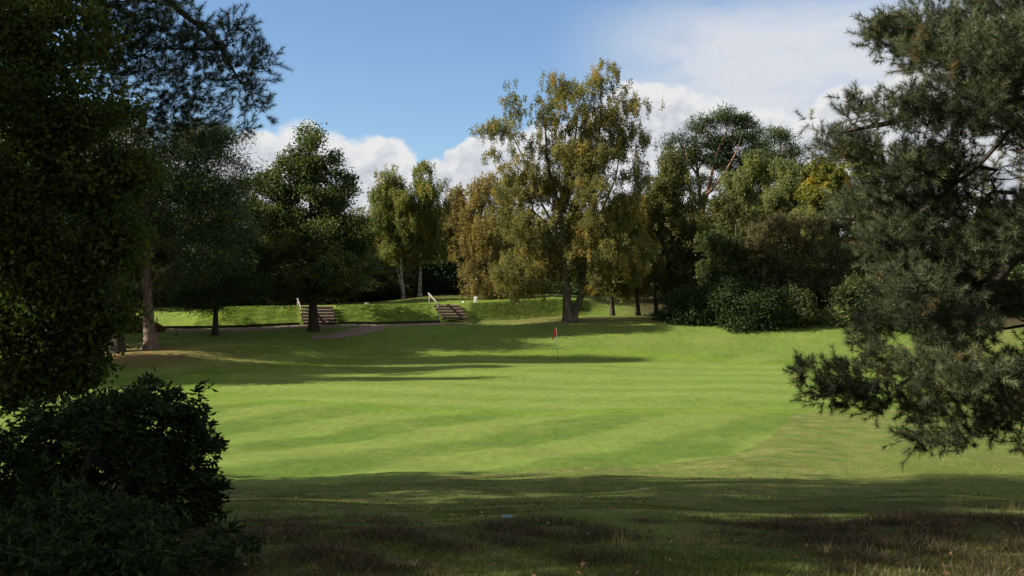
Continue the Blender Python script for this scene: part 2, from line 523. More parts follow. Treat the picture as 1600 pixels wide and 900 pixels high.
def ground_material():
    m, b, out = new_mat('turf')
    pos = b.n('ShaderNodeNewGeometry').outputs['Position']
    x, y, z = b.xyz(pos)
    flat = b.vec(x, y, 0.0)
    big = b.noise(flat, 0.16, 4, 0.55)
    mid = b.noise(flat, 1.1, 5, 0.6)
    # the sward is seen at a grazing angle: features stretched across the line of sight
    fine = b.noise(flat, 14, 5, 0.7)
    grit = b.noise(flat, 60, 3, 0.6)
    # edge of the mown apron against the semi-rough
    cur = b.n('ShaderNodeFloatCurve')
    b.put(cur.inputs['Value'], b.m('DIVIDE', b.m('ADD', x, 20.0), 40.0))
    pts = [(-20, 10), (-8, 13.5), (-4, 16.2), (-1.9, 18.2), (1.3, 20.4), (4.2, 22.2), (6, 25.2), (7.7, 29.5), (9.6, 35), (12, 46), (20, 60)]
    c = cur.mapping.curves[0]
    while len(c.points) < len(pts):
        c.points.new(0.5, 0.5)
    for i, (px, py) in enumerate(pts):
        c.points[i].location = ((px + 20) / 40.0, py / 100.0)
    cur.mapping.update()
    d = b.m('SUBTRACT', y, b.m('MULTIPLY', cur.outputs[0], 100.0))
    d = b.m('ADD', d, b.m('MULTIPLY', b.m('SUBTRACT', mid, 0.5), 0.35))
    mown = b.step(d, -0.15, 0.2)
    mown = b.m('MULTIPLY', mown, b.step(y, 77.0, 73.0))
    # putting green proper
    gd = b.v('DISTANCE', b.v('MULTIPLY', flat, (1 / 17.0, 1 / 15.0, 0)), (3.0 / 17.0, 50.0 / 15.0, 0))
    gd = b.m('ADD', gd, b.m('MULTIPLY', b.m('SUBTRACT', big, 0.5), 0.25))
    green = b.step(gd, 1.01, 0.97)
    collar = b.m('MULTIPLY', b.step(gd, 1.14, 1.10), b.step(gd, 0.97, 1.01))
    # mowing stripes
    warp = b.m('MULTIPLY', b.m('SUBTRACT', big, 0.5), 4.0)
    s = b.m('ADD', b.m('ADD', b.m('MULTIPLY', x, 0.82), b.m('MULTIPLY', y, -0.52)), warp)
    stripe = b.m('MULTIPLY_ADD', b.m('SINE', b.m('MULTIPLY', s, 1.45)), 0.5, 0.5)
    stripe = b.mix(b.step(y, 62.0, 67.0, 0.0, 0.8), b.step(stripe, 0.25, 0.75), (0.55, 0.55, 0.55))
    s2 = b.m('ADD', b.m('MULTIPLY', x, 0.25), b.m('MULTIPLY', y, 0.95))
    stripe2 = b.m('MULTIPLY_ADD', b.m('SINE', b.m('MULTIPLY', b.m('ADD', s2, warp), 1.3)), 0.5, 0.5)
    rough_c = b.mix(b.step(mid, 0.3, 0.72), (0.068, 0.100, 0.020), (0.145, 0.150, 0.048))
    rough_c = b.mix(b.step(b.noise(flat, 3.2, 5, 0.65), 0.5, 0.68, 0.0, 0.75), rough_c, (0.165, 0.135, 0.06))
    rough_c = b.mix(b.step(b.noise(b.v('ADD', flat, (9, 4, 0)), 2.0, 5, 0.65), 0.52, 0.66, 0.0, 0.7), rough_c, (0.085, 0.125, 0.018))
    rough_c = b.mix(b.step(big, 0.45, 0.7), rough_c, (0.098, 0.124, 0.026))
    apron_c = b.mix(stripe, (0.074, 0.120, 0.020), (0.118, 0.162, 0.034))
    apron_c = b.mix(b.m('MULTIPLY', b.step(b.m('ADD', b.m('MULTIPLY', big, 0.6), b.m('MULTIPLY', mid, 0.4)), 0.42, 0.66), 0.6), apron_c, (0.148, 0.172, 0.042))
    green_m = b.step(b.m('ADD', b.m('MULTIPLY', big, 0.5), b.m('MULTIPLY', mid, 0.5)), 0.38, 0.66, 0.0, 0.5)
    green_c = b.mix(stripe2, (0.100, 0.151, 0.026), (0.133, 0.177, 0.038))
    green_c = b.mix(green_m, green_c, (0.150, 0.182, 0.046))
    col = b.mix(mown, rough_c, apron_c)
    col = b.mix(green, col, green_c)
    col = b.mix(b.m('MULTIPLY', collar, 0.5), col, (0.105, 0.165, 0.018))
    bank = b.attr('bank')
    bank_c = b.mix(b.step(mid, 0.3, 0.7), (0.085, 0.145, 0.018), (0.145, 0.180, 0.034))
    col = b.mix(bank, col, bank_c)
    # the dry strip, the needle litter and the bare heath floor
    litter = b.m('MULTIPLY', b.attr('litter'), b.step(b.m('ADD', fine, mid), 0.75, 1.15, 0.55, 1.0), clamp=True)
    col = b.mix(litter, col, b.mix(fine, (0.10, 0.066, 0.030), (0.20, 0.125, 0.060)))
    heath = b.m('MULTIPLY', b.attr('heath'), b.step(mid, 0.28, 0.55, 0.35, 1.0), clamp=True)
    col = b.mix(heath, col, b.mix(b.step(fine, 0.35, 0.65), (0.034, 0.042, 0.012), (0.080, 0.058, 0.026)))
    wood = b.attr('wood')  # woodland floor, its dark tone drawn forward as painted shade behind the tee
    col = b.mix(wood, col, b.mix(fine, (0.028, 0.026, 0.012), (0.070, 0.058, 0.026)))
    # blades
    tex = b.m('ADD', b.m('MULTIPLY', fine, 0.6), b.m('MULTIPLY', grit, 0.4))
    streak = b.noise(b.v('MULTIPLY', flat, (4.5, 1.3, 0)), 1.0, 6, 0.7)
    blot = b.noise(b.v('MULTIPLY', flat, (1.0, 0.45, 0)), 1.0, 4, 0.6)
    st = b.m('ADD', b.step(streak, 0.3, 0.7, 0.86, 1.14), b.step(blot, 0.3, 0.7, -0.06, 0.06))
    col = b.mix(1.0, col, b.vec(st, st, b.m('MULTIPLY', st, 0.98)), 'MULTIPLY')
    vary = b.step(tex, 0.3, 0.7, 0.6, 1.4)
    amt = b.m('SUBTRACT', 1.0, b.m('MULTIPLY', b.m('MAXIMUM', green, b.m('MULTIPLY', mown, 0.7)), 0.45))
    vary = b.m('ADD', 1.0, b.m('MULTIPLY', b.m('SUBTRACT', vary, 1.0), amt))
    col = b.mix(1.0, col, b.vec(vary, vary, vary), 'MULTIPLY')
    p = b.n('ShaderNodeBsdfPrincipled')
    b.put(p.inputs['Base Color'], col)
    p.inputs['Roughness'].default_value = 0.85
    p.inputs['Specular IOR Level'].default_value = 0.04
    bp = b.n('ShaderNodeBump')
    bp.inputs['Distance'].default_value = 0.03
    b.put(bp.inputs['Strength'], b.m('MULTIPLY_ADD', amt, 0.5, 0.08))
    b.put(bp.inputs['Height'], tex)
    b.t.links.new(bp.outputs[0], p.inputs['Normal'])
    b.t.links.new(p.outputs[0], out.inputs[0])
    return m


def heath_mask(X, Y):
    n = wob(X, Y, 2.4, 21)
    right = sm(X, 1.3, 2.6) * (1 - sm(Y + 0.35 * n, 9.0, 9.6))
    left = (1 - sm(X, 0.4, 1.3)) * (1 - sm(Y + 0.5 * n, 8.4, 9.1)) * sm(n, -0.9, 0.3)
    spots = sm(wob(X, Y, 1.6, 22), 0.55, 0.9) * (1 - sm(Y, 11, 13)) * 0.8
    return np.clip(np.maximum.reduce([right, left, spots]), 0, 1) * (Y > 0)


def build_ground():
    xs = np.concatenate([-np.geomspace(700, 34, 26)[:-1], np.arange(-34, -12, 0.5), np.arange(-12, 12, 0.25), np.arange(12, 34.01, 0.5), np.geomspace(34, 700, 26)[1:]])
    ys = np.concatenate([np.linspace(-60, 3, 20), np.arange(3.2, 26, 0.16), np.arange(26, 62, 0.5), np.arange(62, 88, 0.22), np.arange(88, 120, 0.8), np.geomspace(120, 900, 26)])
    X, Y = np.meshgrid(xs, ys)
    Z = H(X, Y)
    near = (1 - sm(Y, 12, 20)) * (Y > 2)
    hm = heath_mask(X, Y)
    Z = Z + near * (0.012 * wob(X, Y, 1.6, 11))
    f = (Y - foot(X)) / 2.3
    bank = sm(f, -0.15, 0.05) * (1 - sm(X, 6, 12)) * (1 - sm(-X, 20, 26) * 0.5)
    Z = Z + bank * 0.03 * wob(X, Y, 0.7, 14)
    litter = np.exp(-((X + 22) / 6.5) ** 2 - ((Y - 57.5) / 4.0) ** 2) * 1.1
    litter = np.maximum(litter, 0.5 * np.exp(-((X - 4) / 7) ** 2 - ((Y - 77) / 3.0) ** 2))
    litter = np.maximum(litter, 0.75 * np.exp(-((X + 29) / 3) ** 2 - ((Y - 71) / 2.0) ** 2))
    wood = np.maximum(sm(Y, 84, 97), sm(X, 9, 12) * sm(Y + 0.2 * np.abs(X), 79, 82))  # reaches over the grass behind the tee crest as painted shade
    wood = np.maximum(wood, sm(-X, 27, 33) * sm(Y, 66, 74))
    i = np.arange(len(ys) - 1)[:, None] * len(xs) + np.arange(len(xs) - 1)[None]
    F = np.stack([i, i + 1, i + 1 + len(xs), i + len(xs)], -1).reshape(-1, 4)
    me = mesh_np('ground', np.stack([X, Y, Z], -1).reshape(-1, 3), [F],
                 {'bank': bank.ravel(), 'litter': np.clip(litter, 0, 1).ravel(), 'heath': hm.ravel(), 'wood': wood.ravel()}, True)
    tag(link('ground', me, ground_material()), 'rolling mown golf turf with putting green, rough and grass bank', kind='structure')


build_ground()


def ribbon(P, W, dz, name):
    P = np.asarray(P, float)
    t = np.linspace(0, len(P) - 1, 60)
    X = np.interp(t, np.arange(len(P)), P[:, 0])
    Y = np.interp(t, np.arange(len(P)), P[:, 1])
    k = np.ones(7) / 7
    X = np.convolve(np.pad(X, 3, mode='edge'), k, mode='valid')
    Y = np.convolve(np.pad(Y, 3, mode='edge'), k, mode='valid')
    W = np.interp(t, np.arange(len(P)), W)
    T = unit(np.stack([np.gradient(X), np.gradient(Y)], -1))
    N = np.stack([-T[:, 1], T[:, 0]], -1)
    s = np.linspace(-0.5, 0.5, 9)
    w = W[:, None] * s * (1 + 0.10 * wob(X, Y, 1.2, 31)[:, None])
    GX = X[:, None] + N[:, 0:1] * w
    GY = Y[:, None] + N[:, 1:2] * w
    GZ = H(GX, GY) + dz - 0.05 * (np.abs(s) > 0.45)
    i = np.arange(59)[:, None] * 9 + np.arange(8)[None]
    F = np.stack([i, i + 1, i + 10, i + 9], -1).reshape(-1, 4)
    return np.stack([GX, GY, GZ], -1).reshape(-1, 3), F


def build_path():
    m, b, out = new_mat('path_gravel')
    pos = b.n('ShaderNodeNewGeometry').outputs['Position']
    n, g = b.noise(pos, 1.6, 5, 0.6), b.noise(pos, 35, 4, 0.7)
    c = b.mix(b.step(n, 0.3, 0.7), (0.15, 0.102, 0.075), (0.25, 0.175, 0.13))
    c = b.mix(b.step(g, 0.35, 0.65), b.mix(0.35, c, (0.06, 0.04, 0.03)), c)
    p = b.n('ShaderNodeBsdfPrincipled')
    b.put(p.inputs['Base Color'], c)
    p.inputs['Roughness'].default_value = 0.95
    b.t.links.new(p.outputs[0], out.inputs[0])
    f = lambda x: float(foot(x))
    V1, F1 = ribbon([(-25, f(-25) - 0.8), (-20, f(-20) - 0.8), (-14, f(-14) - 0.8), (-9, f(-9) - 0.8), (-2.6, f(-2.6) - 0.75)], [0.7, 0.8, 0.8, 0.5, 0.28], 0.05, 'path')
    V2, F2 = ribbon([(-9.6, 72.35), (-10.2, 71.1), (-11.0, 69.8), (-12.0, 68.7), (-13.4, 67.9)], [1.8, 1.6, 1.4, 1.2, 0.7], 0.062, 'path')
    me = mesh_np('path', np.vstack([V1, V2]), [np.vstack([F1, F2 + len(V1)])], None, True)
    tag(link('path', me, m), 'pink gravel path along the foot of the grass bank', kind='structure')


build_path()

# ------------------------------------------------------------------ foliage builders


def leaf_mesh(name, P, D, L, W, tint, fold=0.15, rng=RNG):
    """One kite-shaped quad per leaf: base P, pointing D, length L, width W."""
    n = len(P)
    L = np.broadcast_to(L, (n,))[:, None]
    W = np.broadcast_to(W, (n,))[:, None]
    D = unit(D)
    S = unit(np.cross(D, rng.standard_normal((n, 3))))
    N = np.cross(D, S)
    mid = P + D * L * 0.48 + N * L * fold
    V = np.stack([P, mid + S * W * 0.5, P + D * L, mid - S * W * 0.5], 1).reshape(-1, 3)
    F = np.arange(4 * n).reshape(n, 4)
    return mesh_np(name, V, [F], {'tint': np.clip(tint, 0, 1)})


def needle_mesh(name, P, D, L, W, tint, rng=RNG):
    n = len(P)
    L = np.broadcast_to(L, (n,))[:, None]
    D = unit(D)
    S = unit(np.cross(D, rng.standard_normal((n, 3))))
    V = np.stack([P - S * W * 0.5, P + S * W * 0.5, P + D * L], 1).reshape(-1, 3)
    return mesh_np(name, V, [np.arange(3 * n).reshape(n, 3)], {'tint': np.clip(tint, 0, 1)})


def in_blobs(blobs, n, rng, shell=0.5):
    """Random points in a union of ellipsoids, leaning to the outside. blobs: rows cx,cy,cz,rx,ry,rz."""
    B = np.asarray(blobs, float)
    w = (B[:, 3] * B[:, 4] * B[:, 5]) ** 0.8 * (B[:, 6] if B.shape[1] > 6 else 1.0)
    k = rng.choice(len(B), n, p=w / w.sum())
    d = unit(rng.standard_normal((n, 3)))
    r = shell + (1 - shell) * rng.random(n) ** 0.6
    r = np.where(rng.random(n) < 0.2, rng.random(n), r)
    return B[k, :3] + d * r[:, None] * B[k, 3:6]


def lumpy(blobs, rng, n=5, lo=0.3, hi=0.55):
    """Break each round lobe into smaller lobes that poke out of it."""
    B = np.asarray(blobs, float)
    out = []
    for b in B:
        c = b.copy()
        c[3:6] *= 0.78
        out.append(c)
        for _ in range(n):
            d = unit(rng.standard_normal(3))
            d[2] = d[2] * 0.8 + 0.15
            q = b.copy()
            q[:3] = b[:3] + d * b[3:6] * rng.uniform(0.65, 1.0)
            q[3:6] = b[3:6].mean() * rng.uniform(lo, hi) * np.array([1.1, 1.1, 0.85])
            out.append(q)
    return np.array(out)


def grow(trunks, targets, rng, seg=0.8, up=0.35, low=2.0, jit=0.12, tip=0.010, power=2.3, limb_scale=1.0):
    """Limbs reach from the trunks to every target. Returns nodes, parents, radii and the parent node of each target."""
    pos, par, trunk_r = [], [], []
    for T in trunks:
        for i, (x, y, z, r) in enumerate(T):
            par.append(len(pos) - 1 if i else -1)
            pos.append((x, y, z))
            trunk_r.append(r)
    nt = len(pos)
    cap = nt + int(len(targets) * 12) + 64
    A = np.zeros((cap, 3))
    A[:nt] = pos
    z0 = A[:nt, 2].min()
    n = nt
    axis = A[:nt, :2].mean(0)
    order = np.argsort(np.linalg.norm(targets[:, :2] - axis, axis=1) * 1.0 + 0.35 * np.abs(targets[:, 2] - A[:nt, 2].mean()))
    tnode = np.zeros(len(targets), int)
    for ti in order:
        t = targets[ti]
        q = A[:n]
        dv = t - q
        dist = np.linalg.norm(dv, axis=1)
        hor = np.hypot(dv[:, 0], dv[:, 1])
        cost = dist + 1.2 * np.maximum(0, up * hor - dv[:, 2]) + np.where(q[:, 2] - z0 < low, 6.0, 0.0)
        cost[:nt] *= 0.86
        j = int(np.argmin(cost))
        steps = max(1, min(10, int(dist[j] / seg)))
        p0, last = A[j].copy(), j
        for s in range(1, steps + 1):
            u = s / steps
            p = p0 + dv[j] * u
            if s < steps:
                p = p + rng.standard_normal(3) * jit * seg
                p[2] += math.sin(u * math.pi) * 0.10 * dist[j]
            A[n] = p
            par.append(last)
            last = n
            n += 1
        tnode[ti] = last
    par = np.array(par)
    acc = np.zeros(n)
    hasc = np.zeros(n, bool)
    hasc[par[par >= 0]] = True
    acc[~hasc] = tip ** power
    for i in range(n - 1, -1, -1):
        if acc[i] == 0:
            acc[i] = tip ** power
        if par[i] >= 0:
            acc[par[i]] += acc[i]
    R = acc ** (1 / power) * limb_scale
    R[:nt] = np.array(trunk_r)
    for i in range(nt, n):
        R[i] = min(R[i], R[par[i]] * 0.85)
    return A[:n], par, R, tnode, nt


def wood_mesh(name, trunks, A, par, R, nt, origin, sides=12, seed=0, min_r=0.0):
    mb = MB()
    o = np.asarray(origin, float)
    for T in trunks:
        T = np.asarray(T, float)
        k = (len(T) - 1) * 4 + 1
        t = np.linspace(0, len(T) - 1, k)
        P = np.stack([np.interp(t, np.arange(len(T)), T[:, c]) for c in range(3)], -1)
        r = np.interp(t, np.arange(len(T)), T[:, 3])
        ker = np.array([0.25, 0.5, 0.25])
        for c in range(3):
            P[1:-1, c] = np.convolve(P[:, c], ker, mode='valid')
        mb.tube(P - o, r, sides, rough=0.05, seed=seed)
    i = np.arange(nt, len(A))
    i = i[R[i] > min_r]
    if len(i):
        big = i[R[i] > 0.05]
        small = i[R[i] <= 0.05]
        for s, sd in ((big, 7), (small, 4)):
            mb.cones(A[par[s]] - o, A[s] - o, np.minimum(R[par[s]], R[s] * 1.35), R[s], sd)
    return mb.mesh(name)


def crown_points(targets, dirs, n_leaf, rc, droop, rng):
    m = len(targets)
    k = np.repeat(np.arange(m), n_leaf)
    size = rng.uniform(0.6, 1.35, m)[k]
    off = rng.standard_normal((len(k), 3)) * np.array([0.5, 0.5, 0.36]) * rc * size[:, None]
    if droop:
        # hanging strands: leaves share a few strands per clump
        st = rng.integers(0, 4, len(k))
        base = rng.standard_normal((m, 4, 3)) * 0.42 * rc
        off = base[k, st] + rng.standard_normal((len(k), 3)) * 0.14 * rc
        off[:, 2] -= rng.random(len(k)) ** 1.0 * droop * size
    return targets[k] + off, k


def build_tree(name, label, cat, base, trunks, blobs, n_t, n_leaf, rc, leaf, leaf_l, bark, group=None, droop=0.0,
               shell=0.5, seed=1, up=0.35, low=2.0, tip=0.010, gap=0.0, sides=12, aspect=0.6, tint_c=0.25, limb_scale=1.0, extra=None, lump=True, gap_t=-0.45):
    rng = np.random.default_rng(seed)
    o = np.array([base[0], base[1], H1(base[0], base[1])])
    if lump:
        blobs = lumpy(blobs, rng)
    targets = in_blobs(blobs, n_t, rng, shell)
    if gap:
        keep = wob(targets[:, 0] + 0.6 * targets[:, 1], targets[:, 2], gap, seed + 50) > gap_t
        targets = targets[keep]
    if extra is not None:
        targets = np.vstack([targets, extra])
    targets = targets[targets[:, 2] > H(targets[:, 0], targets[:, 1]) + 0.5]
    A, par, R, tnode, nt = grow(trunks, targets, rng, up=up, low=low, tip=tip, limb_scale=limb_scale)
    root = thing(name, o, label, cat, group)
    link('trunk', wood_mesh(name + '_trunk', trunks, A, par, R, nt, o, sides, seed), MATS[bark], root)
    P, k = crown_points(targets, None, n_leaf, rc, droop, rng)
    D = rng.standard_normal(P.shape)
    D[:, 2] -= 0.5 if droop else 0.2
    tc = rng.normal(0, tint_c, len(targets))
    tint = 0.5 + tc[k] + rng.normal(0, 0.10, len(P))
    L = leaf_l * rng.uniform(0.7, 1.3, len(P))
    link('crown', leaf_mesh(name + '_crown', P - o, D, L, L * aspect, tint, rng=rng), MATS[leaf], root)
    return root


def off_frame(rows, weight):
    return [(*r, weight) for r in rows]


def pix_blobs(rows, Y, depth=0.8):
    """rows: (px, py, radius px across, radius px up[, distance offset m]) at distance Y."""
    out = []
    for r in rows:
        dy = r[4] if len(r) > 4 else 0.0
        c = at(r[0], r[1], Y + dy)
        rx, rz = r[2] * Y / FPX, r[3] * Y / FPX
        out.append((*c, rx, depth * max(rx, rz * 0.7), rz))
    return out


def trunk_line(pts, Y, r0, r1, dys=None):
    """pts: (px, py) from the ground up, at distance Y."""
    out = []
    m = len(pts)
    for i, (px, py) in enumerate(pts):
        p = at(px, py, Y + (dys[i] if dys else 0.0))
        u = i / (m - 1)
        r = r0 + (r1 - r0) * u ** 0.8
        out.append((*p, r))
    b = out[0]
    z = H1(b[0], b[1])
    flare = [(b[0], b[1], z - 0.25, r0 * 1.75), (b[0], b[1], z + 0.12, r0 * 1.35), (b[0] + 0.3 * (out[1][0] - b[0]) * 0.3, b[1], z + 0.55, r0 * 1.06)]
    return flare + out[1:]


# ------------------------------------------------------------------ mid-distance trees

# big birch with the double stem, right of the flag
Yb = 75.0
build_tree('silver_birch', 'tall golden birch with two stems beside the green, tallest tree on the skyline', 'tree', at(887, 503, Yb)[:2],
           [trunk_line([(887, 503), (885, 455), (883, 400), (874, 330), (856, 260), (852, 200), (846, 150)], Yb, 0.36, 0.02),
            trunk_line([(895, 500), (908, 462), (918, 420), (926, 340), (930, 260), (940, 180), (938, 130)], Yb + 0.3, 0.30, 0.02),
            [(*at(883, 400, Yb), 0.14), (*at(864, 350, Yb - 0.6), 0.10), (*at(836, 300, Yb - 1.2), 0.07), (*at(815, 240, Yb - 1.4), 0.04), (*at(790, 190, Yb - 1.4), 0.03)],
            [(*at(922, 380, Yb + 0.3), 0.13), (*at(938, 335, Yb + 0.8), 0.09), (*at(962, 280, Yb + 1.2), 0.06), (*at(972, 220, Yb + 1.4), 0.03)],
            [(*at(872, 330, Yb), 0.17), (*at(890, 270, Yb + 1), 0.12), (*at(900, 210, Yb + 1.4), 0.07), (*at(905, 160, Yb + 1.4), 0.03)]],
           pix_blobs([(940, 122, 34, 34), (915, 165, 58, 45), (965, 185, 48, 55), (865, 135, 32, 32), (858, 185, 45, 48), (800, 150, 20, 26),
                      (795, 195, 42, 28), (768, 190, 18, 18), (985, 240, 38, 52), (930, 250, 60, 60), (860, 260, 62, 55), (805, 250, 42, 48),
                      (990, 310, 30, 40), (930, 330, 68, 55), (850, 345, 72, 55), (805, 330, 38, 42), (880, 400, 78, 42), (950, 410, 55, 45),
                      (830, 410, 48, 40), (800, 440, 40, 28), (845, 438, 60, 22), (940, 440, 42, 22), (990, 400, 30, 45), (780, 300, 25, 35), (895, 215, 40, 50), (890, 290, 45, 50), (900, 360, 50, 45), (1000, 200, 16, 30), (970, 150, 20, 26), (825, 280, 40, 40), (1000, 270, 22, 30)], Yb, 0.9),
           1400, 180, 0.66, 'birch_leaf', 0.128, 'grey_bark', droop=0.55, seed=11, gap=2.8, gap_t=-0.35, up=0.7, low=3.0, tip=0.016)

# oak in front of the left steps
Yo = 70.0
build_tree('oak', 'dark green oak standing in front of the left-hand steps', 'tree', at(490, 510, Yo)[:2],
           [trunk_line([(490, 510), (489, 470), (488, 430), (487, 370), (484, 300), (480, 220)], Yo, 0.33, 0.05)],
           pix_blobs([(480, 215, 24, 24), (470, 245, 38, 30), (505, 260, 38, 32), (450, 285, 40, 35), (495, 310, 62, 45), (535, 320, 38, 40),
                      (430, 340, 42, 45), (480, 370, 80, 45), (550, 370, 34, 45), (415, 390, 35, 50), (480, 430, 90, 34), (555, 430, 30, 38),
                      (420, 440, 36, 32), (400, 290, 18, 22), (395, 330, 20, 20), (525, 455, 35, 22), (440, 462, 35, 16), (540, 285, 22, 24), (565, 350, 24, 34), (430, 290, 24, 30), (510, 235, 20, 24)], Yo, 0.8),
           950, 120, 0.62, 'oak_leaf', 0.18, 'oak_bark', seed=12, gap=3.5, up=0.5, low=2.2)

# left pine with the bent pale trunk
Yp = 60.0
PINE_BLOBS = [(300, 215, 50, 26), (250, 240, 45, 32), (330, 250, 50, 26), (290, 290, 60, 28), (350, 300, 42, 26), (240, 300, 40, 32), (310, 345, 58, 26),
              (360, 350, 35, 30), (250, 360, 36, 26), (330, 400, 50, 26), (290, 430, 42, 20), (200, 250, 40, 50), (210, 340, 40, 50), (345, 215, 35, 20),
              (380, 270, 18, 22)]


def build_pine_far(name, label, base_px, trunk_pts, blobs, Y, n_t, seed, bark, r0, r1, per=70, group=None, second=None, mat='pine_needle', flat=0.75, L=0.22, W=0.05, up=0.25, low=3.0, rc=0.55):
    rng = np.random.default_rng(seed)
    b = at(base_px[0], base_px[1], Y)
    o = np.array([b[0], b[1], H1(b[0], b[1])])
    trunks = [trunk_line(trunk_pts, Y, r0, r1)]
    for sec in ([second] if second and isinstance(second[0][0], (int, float)) else (second or [])):
        trunks.append([(*at(px, py, Y + dy), r) for px, py, dy, r in sec])
    B = np.array(pix_blobs(blobs, Y, 0.9))
    targets = in_blobs(B, n_t, rng, 0.35)
    A, par, R, tnode, nt = grow(trunks, targets, rng, up=up, low=low, tip=0.016, jit=0.2)
    root = thing(name, o, label, 'tree', group)
    link('trunk', wood_mesh(name + '_trunk', trunks, A, par, R, nt, o, 14, seed), MATS[bark], root)
    k = np.repeat(np.arange(len(targets)), per)
    off = rng.standard_normal((len(k), 3)) * np.array([rc, rc, rc * 0.58]) * rng.uniform(0.5, 1.2, len(targets))[k][:, None]
    P = targets[k] + off
    D = rng.standard_normal(P.shape) + np.array([0, 0, 0.7])
    tint = 0.5 + rng.normal(0, 0.2, len(targets))[k] + rng.normal(0, 0.16, len(P))
    Ls = L * rng.uniform(0.7, 1.3, len(P))
    link('crown', leaf_mesh(name + '_crown', P - o, D, Ls, W, tint, 0.05, rng), MATS[mat], root)
    return root


build_pine_far('scots_pine', 'pine with a pale scaly trunk bent at the top, left of the lawn', (235, 541),
               [(235, 541), (232, 500), (230, 450), (229, 410), (234, 370), (244, 335), (262, 312), (285, 280), (300, 220)], PINE_BLOBS, Yp, 620, 21, 'pine_bark', 0.38, 0.06, per=110, 
               second=[(234, 370, 0, 0.22), (228, 330, -0.6, 0.17), (215, 290, -1.2, 0.1), (205, 240, -1.5, 0.05)])
build_pine_far('scots_pine', 'dark pine trunk at the left edge of the lawn, half hidden by hanging leaves', (183, 543),
               [(184, 543), (180, 500), (176, 440), (172, 380), (165, 300), (160, 200)],
               [(160, 200, 60, 40), (120, 260, 60, 40), (190, 280, 50, 30), (150, 340, 60, 30), (90, 330, 60, 40), (180, 400, 40, 24), (110, 410, 60, 24), (60, 270, 60, 50)],
               59.0, 420, 22, 'dark_bark', 0.36, 0.06, per=100)
build_pine_far('young_pine', 'smaller blue-green pine with a thin dark trunk beside the path', (337, 513),
               [(337, 513), (337, 480), (338, 440), (342, 390), (345, 330)],
               [(340, 330, 34, 30), (320, 370, 36, 26), (365, 380, 34, 30), (345, 420, 46, 24), (310, 440, 36, 20), (375, 440, 34, 24), (318, 474, 32, 13), (350, 462, 30, 12), (290, 465, 20, 12), (395, 455, 20, 14)],
               68.0, 380, 23, 'dark_bark', 0.19, 0.04, per=110, low=1.2)

# two yellow-green birches beyond the steps
Y5 = 95.0
build_tree('birch', 'yellow-green birch with a pale slanting trunk, left of the pair beyond the steps', 'tree', at(630, 460, Y5)[:2],
           [trunk_line([(630, 460), (627, 425), (626, 390), (620, 340), (615, 275)], Y5, 0.16, 0.03),
            [(*at(630, 462, Y5), 0.12), (*at(625, 440, Y5), 0.1), (*at(619, 415, Y5), 0.07), (*at(612, 380, Y5), 0.03)]],
           pix_blobs([(615, 275, 20, 20), (605, 300, 26, 24), (630, 310, 26, 28), (600, 340, 26, 28), (630, 350, 30, 28), (610, 380, 32, 22), (592, 320, 14, 24)], Y5, 0.9),
           300, 120, 0.6, 'lime_leaf', 0.16, 'birch_bark', group='pair of birches beyond the steps', droop=0.9, seed=31, up=0.7, low=3.5)
build_tree('birch', 'yellow-green birch with a straight pale trunk, right of the pair beyond the steps', 'tree', at(656, 462, Y5)[:2],
           [trunk_line([(656, 462), (657, 425), (656, 390), (657, 340), (658, 262)], Y5 + 0.5, 0.17, 0.03)],
           pix_blobs([(657, 262, 16, 20), (660, 290, 28, 26), (678, 310, 24, 30), (650, 325, 24, 28), (682, 345, 22, 30), (658, 360, 32, 28), (675, 385, 30, 22), (645, 395, 25, 18)], Y5 + 0.5, 0.9),
           320, 120, 0.6, 'lime_leaf', 0.16, 'birch_bark', group='pair of birches beyond the steps', droop=0.9, seed=32, up=0.7, low=3.5)

# gold birches left of the big one
Y6 = 90.0
build_tree('birch', 'loose brown-gold birch close behind the left side of the tall birch', 'tree', at(770, 468, Y6)[:2],
           [trunk_line([(770, 468), (768, 420), (766, 360), (764, 290)], Y6, 0.2, 0.03)],
           pix_blobs([(760, 285, 28, 20), (740, 305, 28, 22), (775, 320, 34, 30), (735, 340, 28, 24), (760, 360, 42, 30), (780, 400, 40, 34), (745, 410, 40, 34), (765, 445, 50, 22)], Y6, 0.9),
           400, 120, 0.7, 'gold_leaf', 0.165, 'birch_bark', droop=0.9, seed=33, up=0.6, gap=3)
build_tree('birch', 'low bronze birch between the hedge and the pale birches', 'tree', at(722, 466, 101)[:2],
           [trunk_line([(716, 462), (716, 420), (716, 370), (717, 305)], 102, 0.17, 0.03)],
           pix_blobs([(716, 310, 18, 18), (708, 335, 24, 24), (722, 355, 26, 26), (700, 370, 22, 26), (724, 390, 26, 26), (708, 408, 26, 18)], 102, 0.9),
           300, 100, 0.75, 'gold_leaf', 0.2, 'grey_bark', droop=0.9, seed=34, up=0.6)

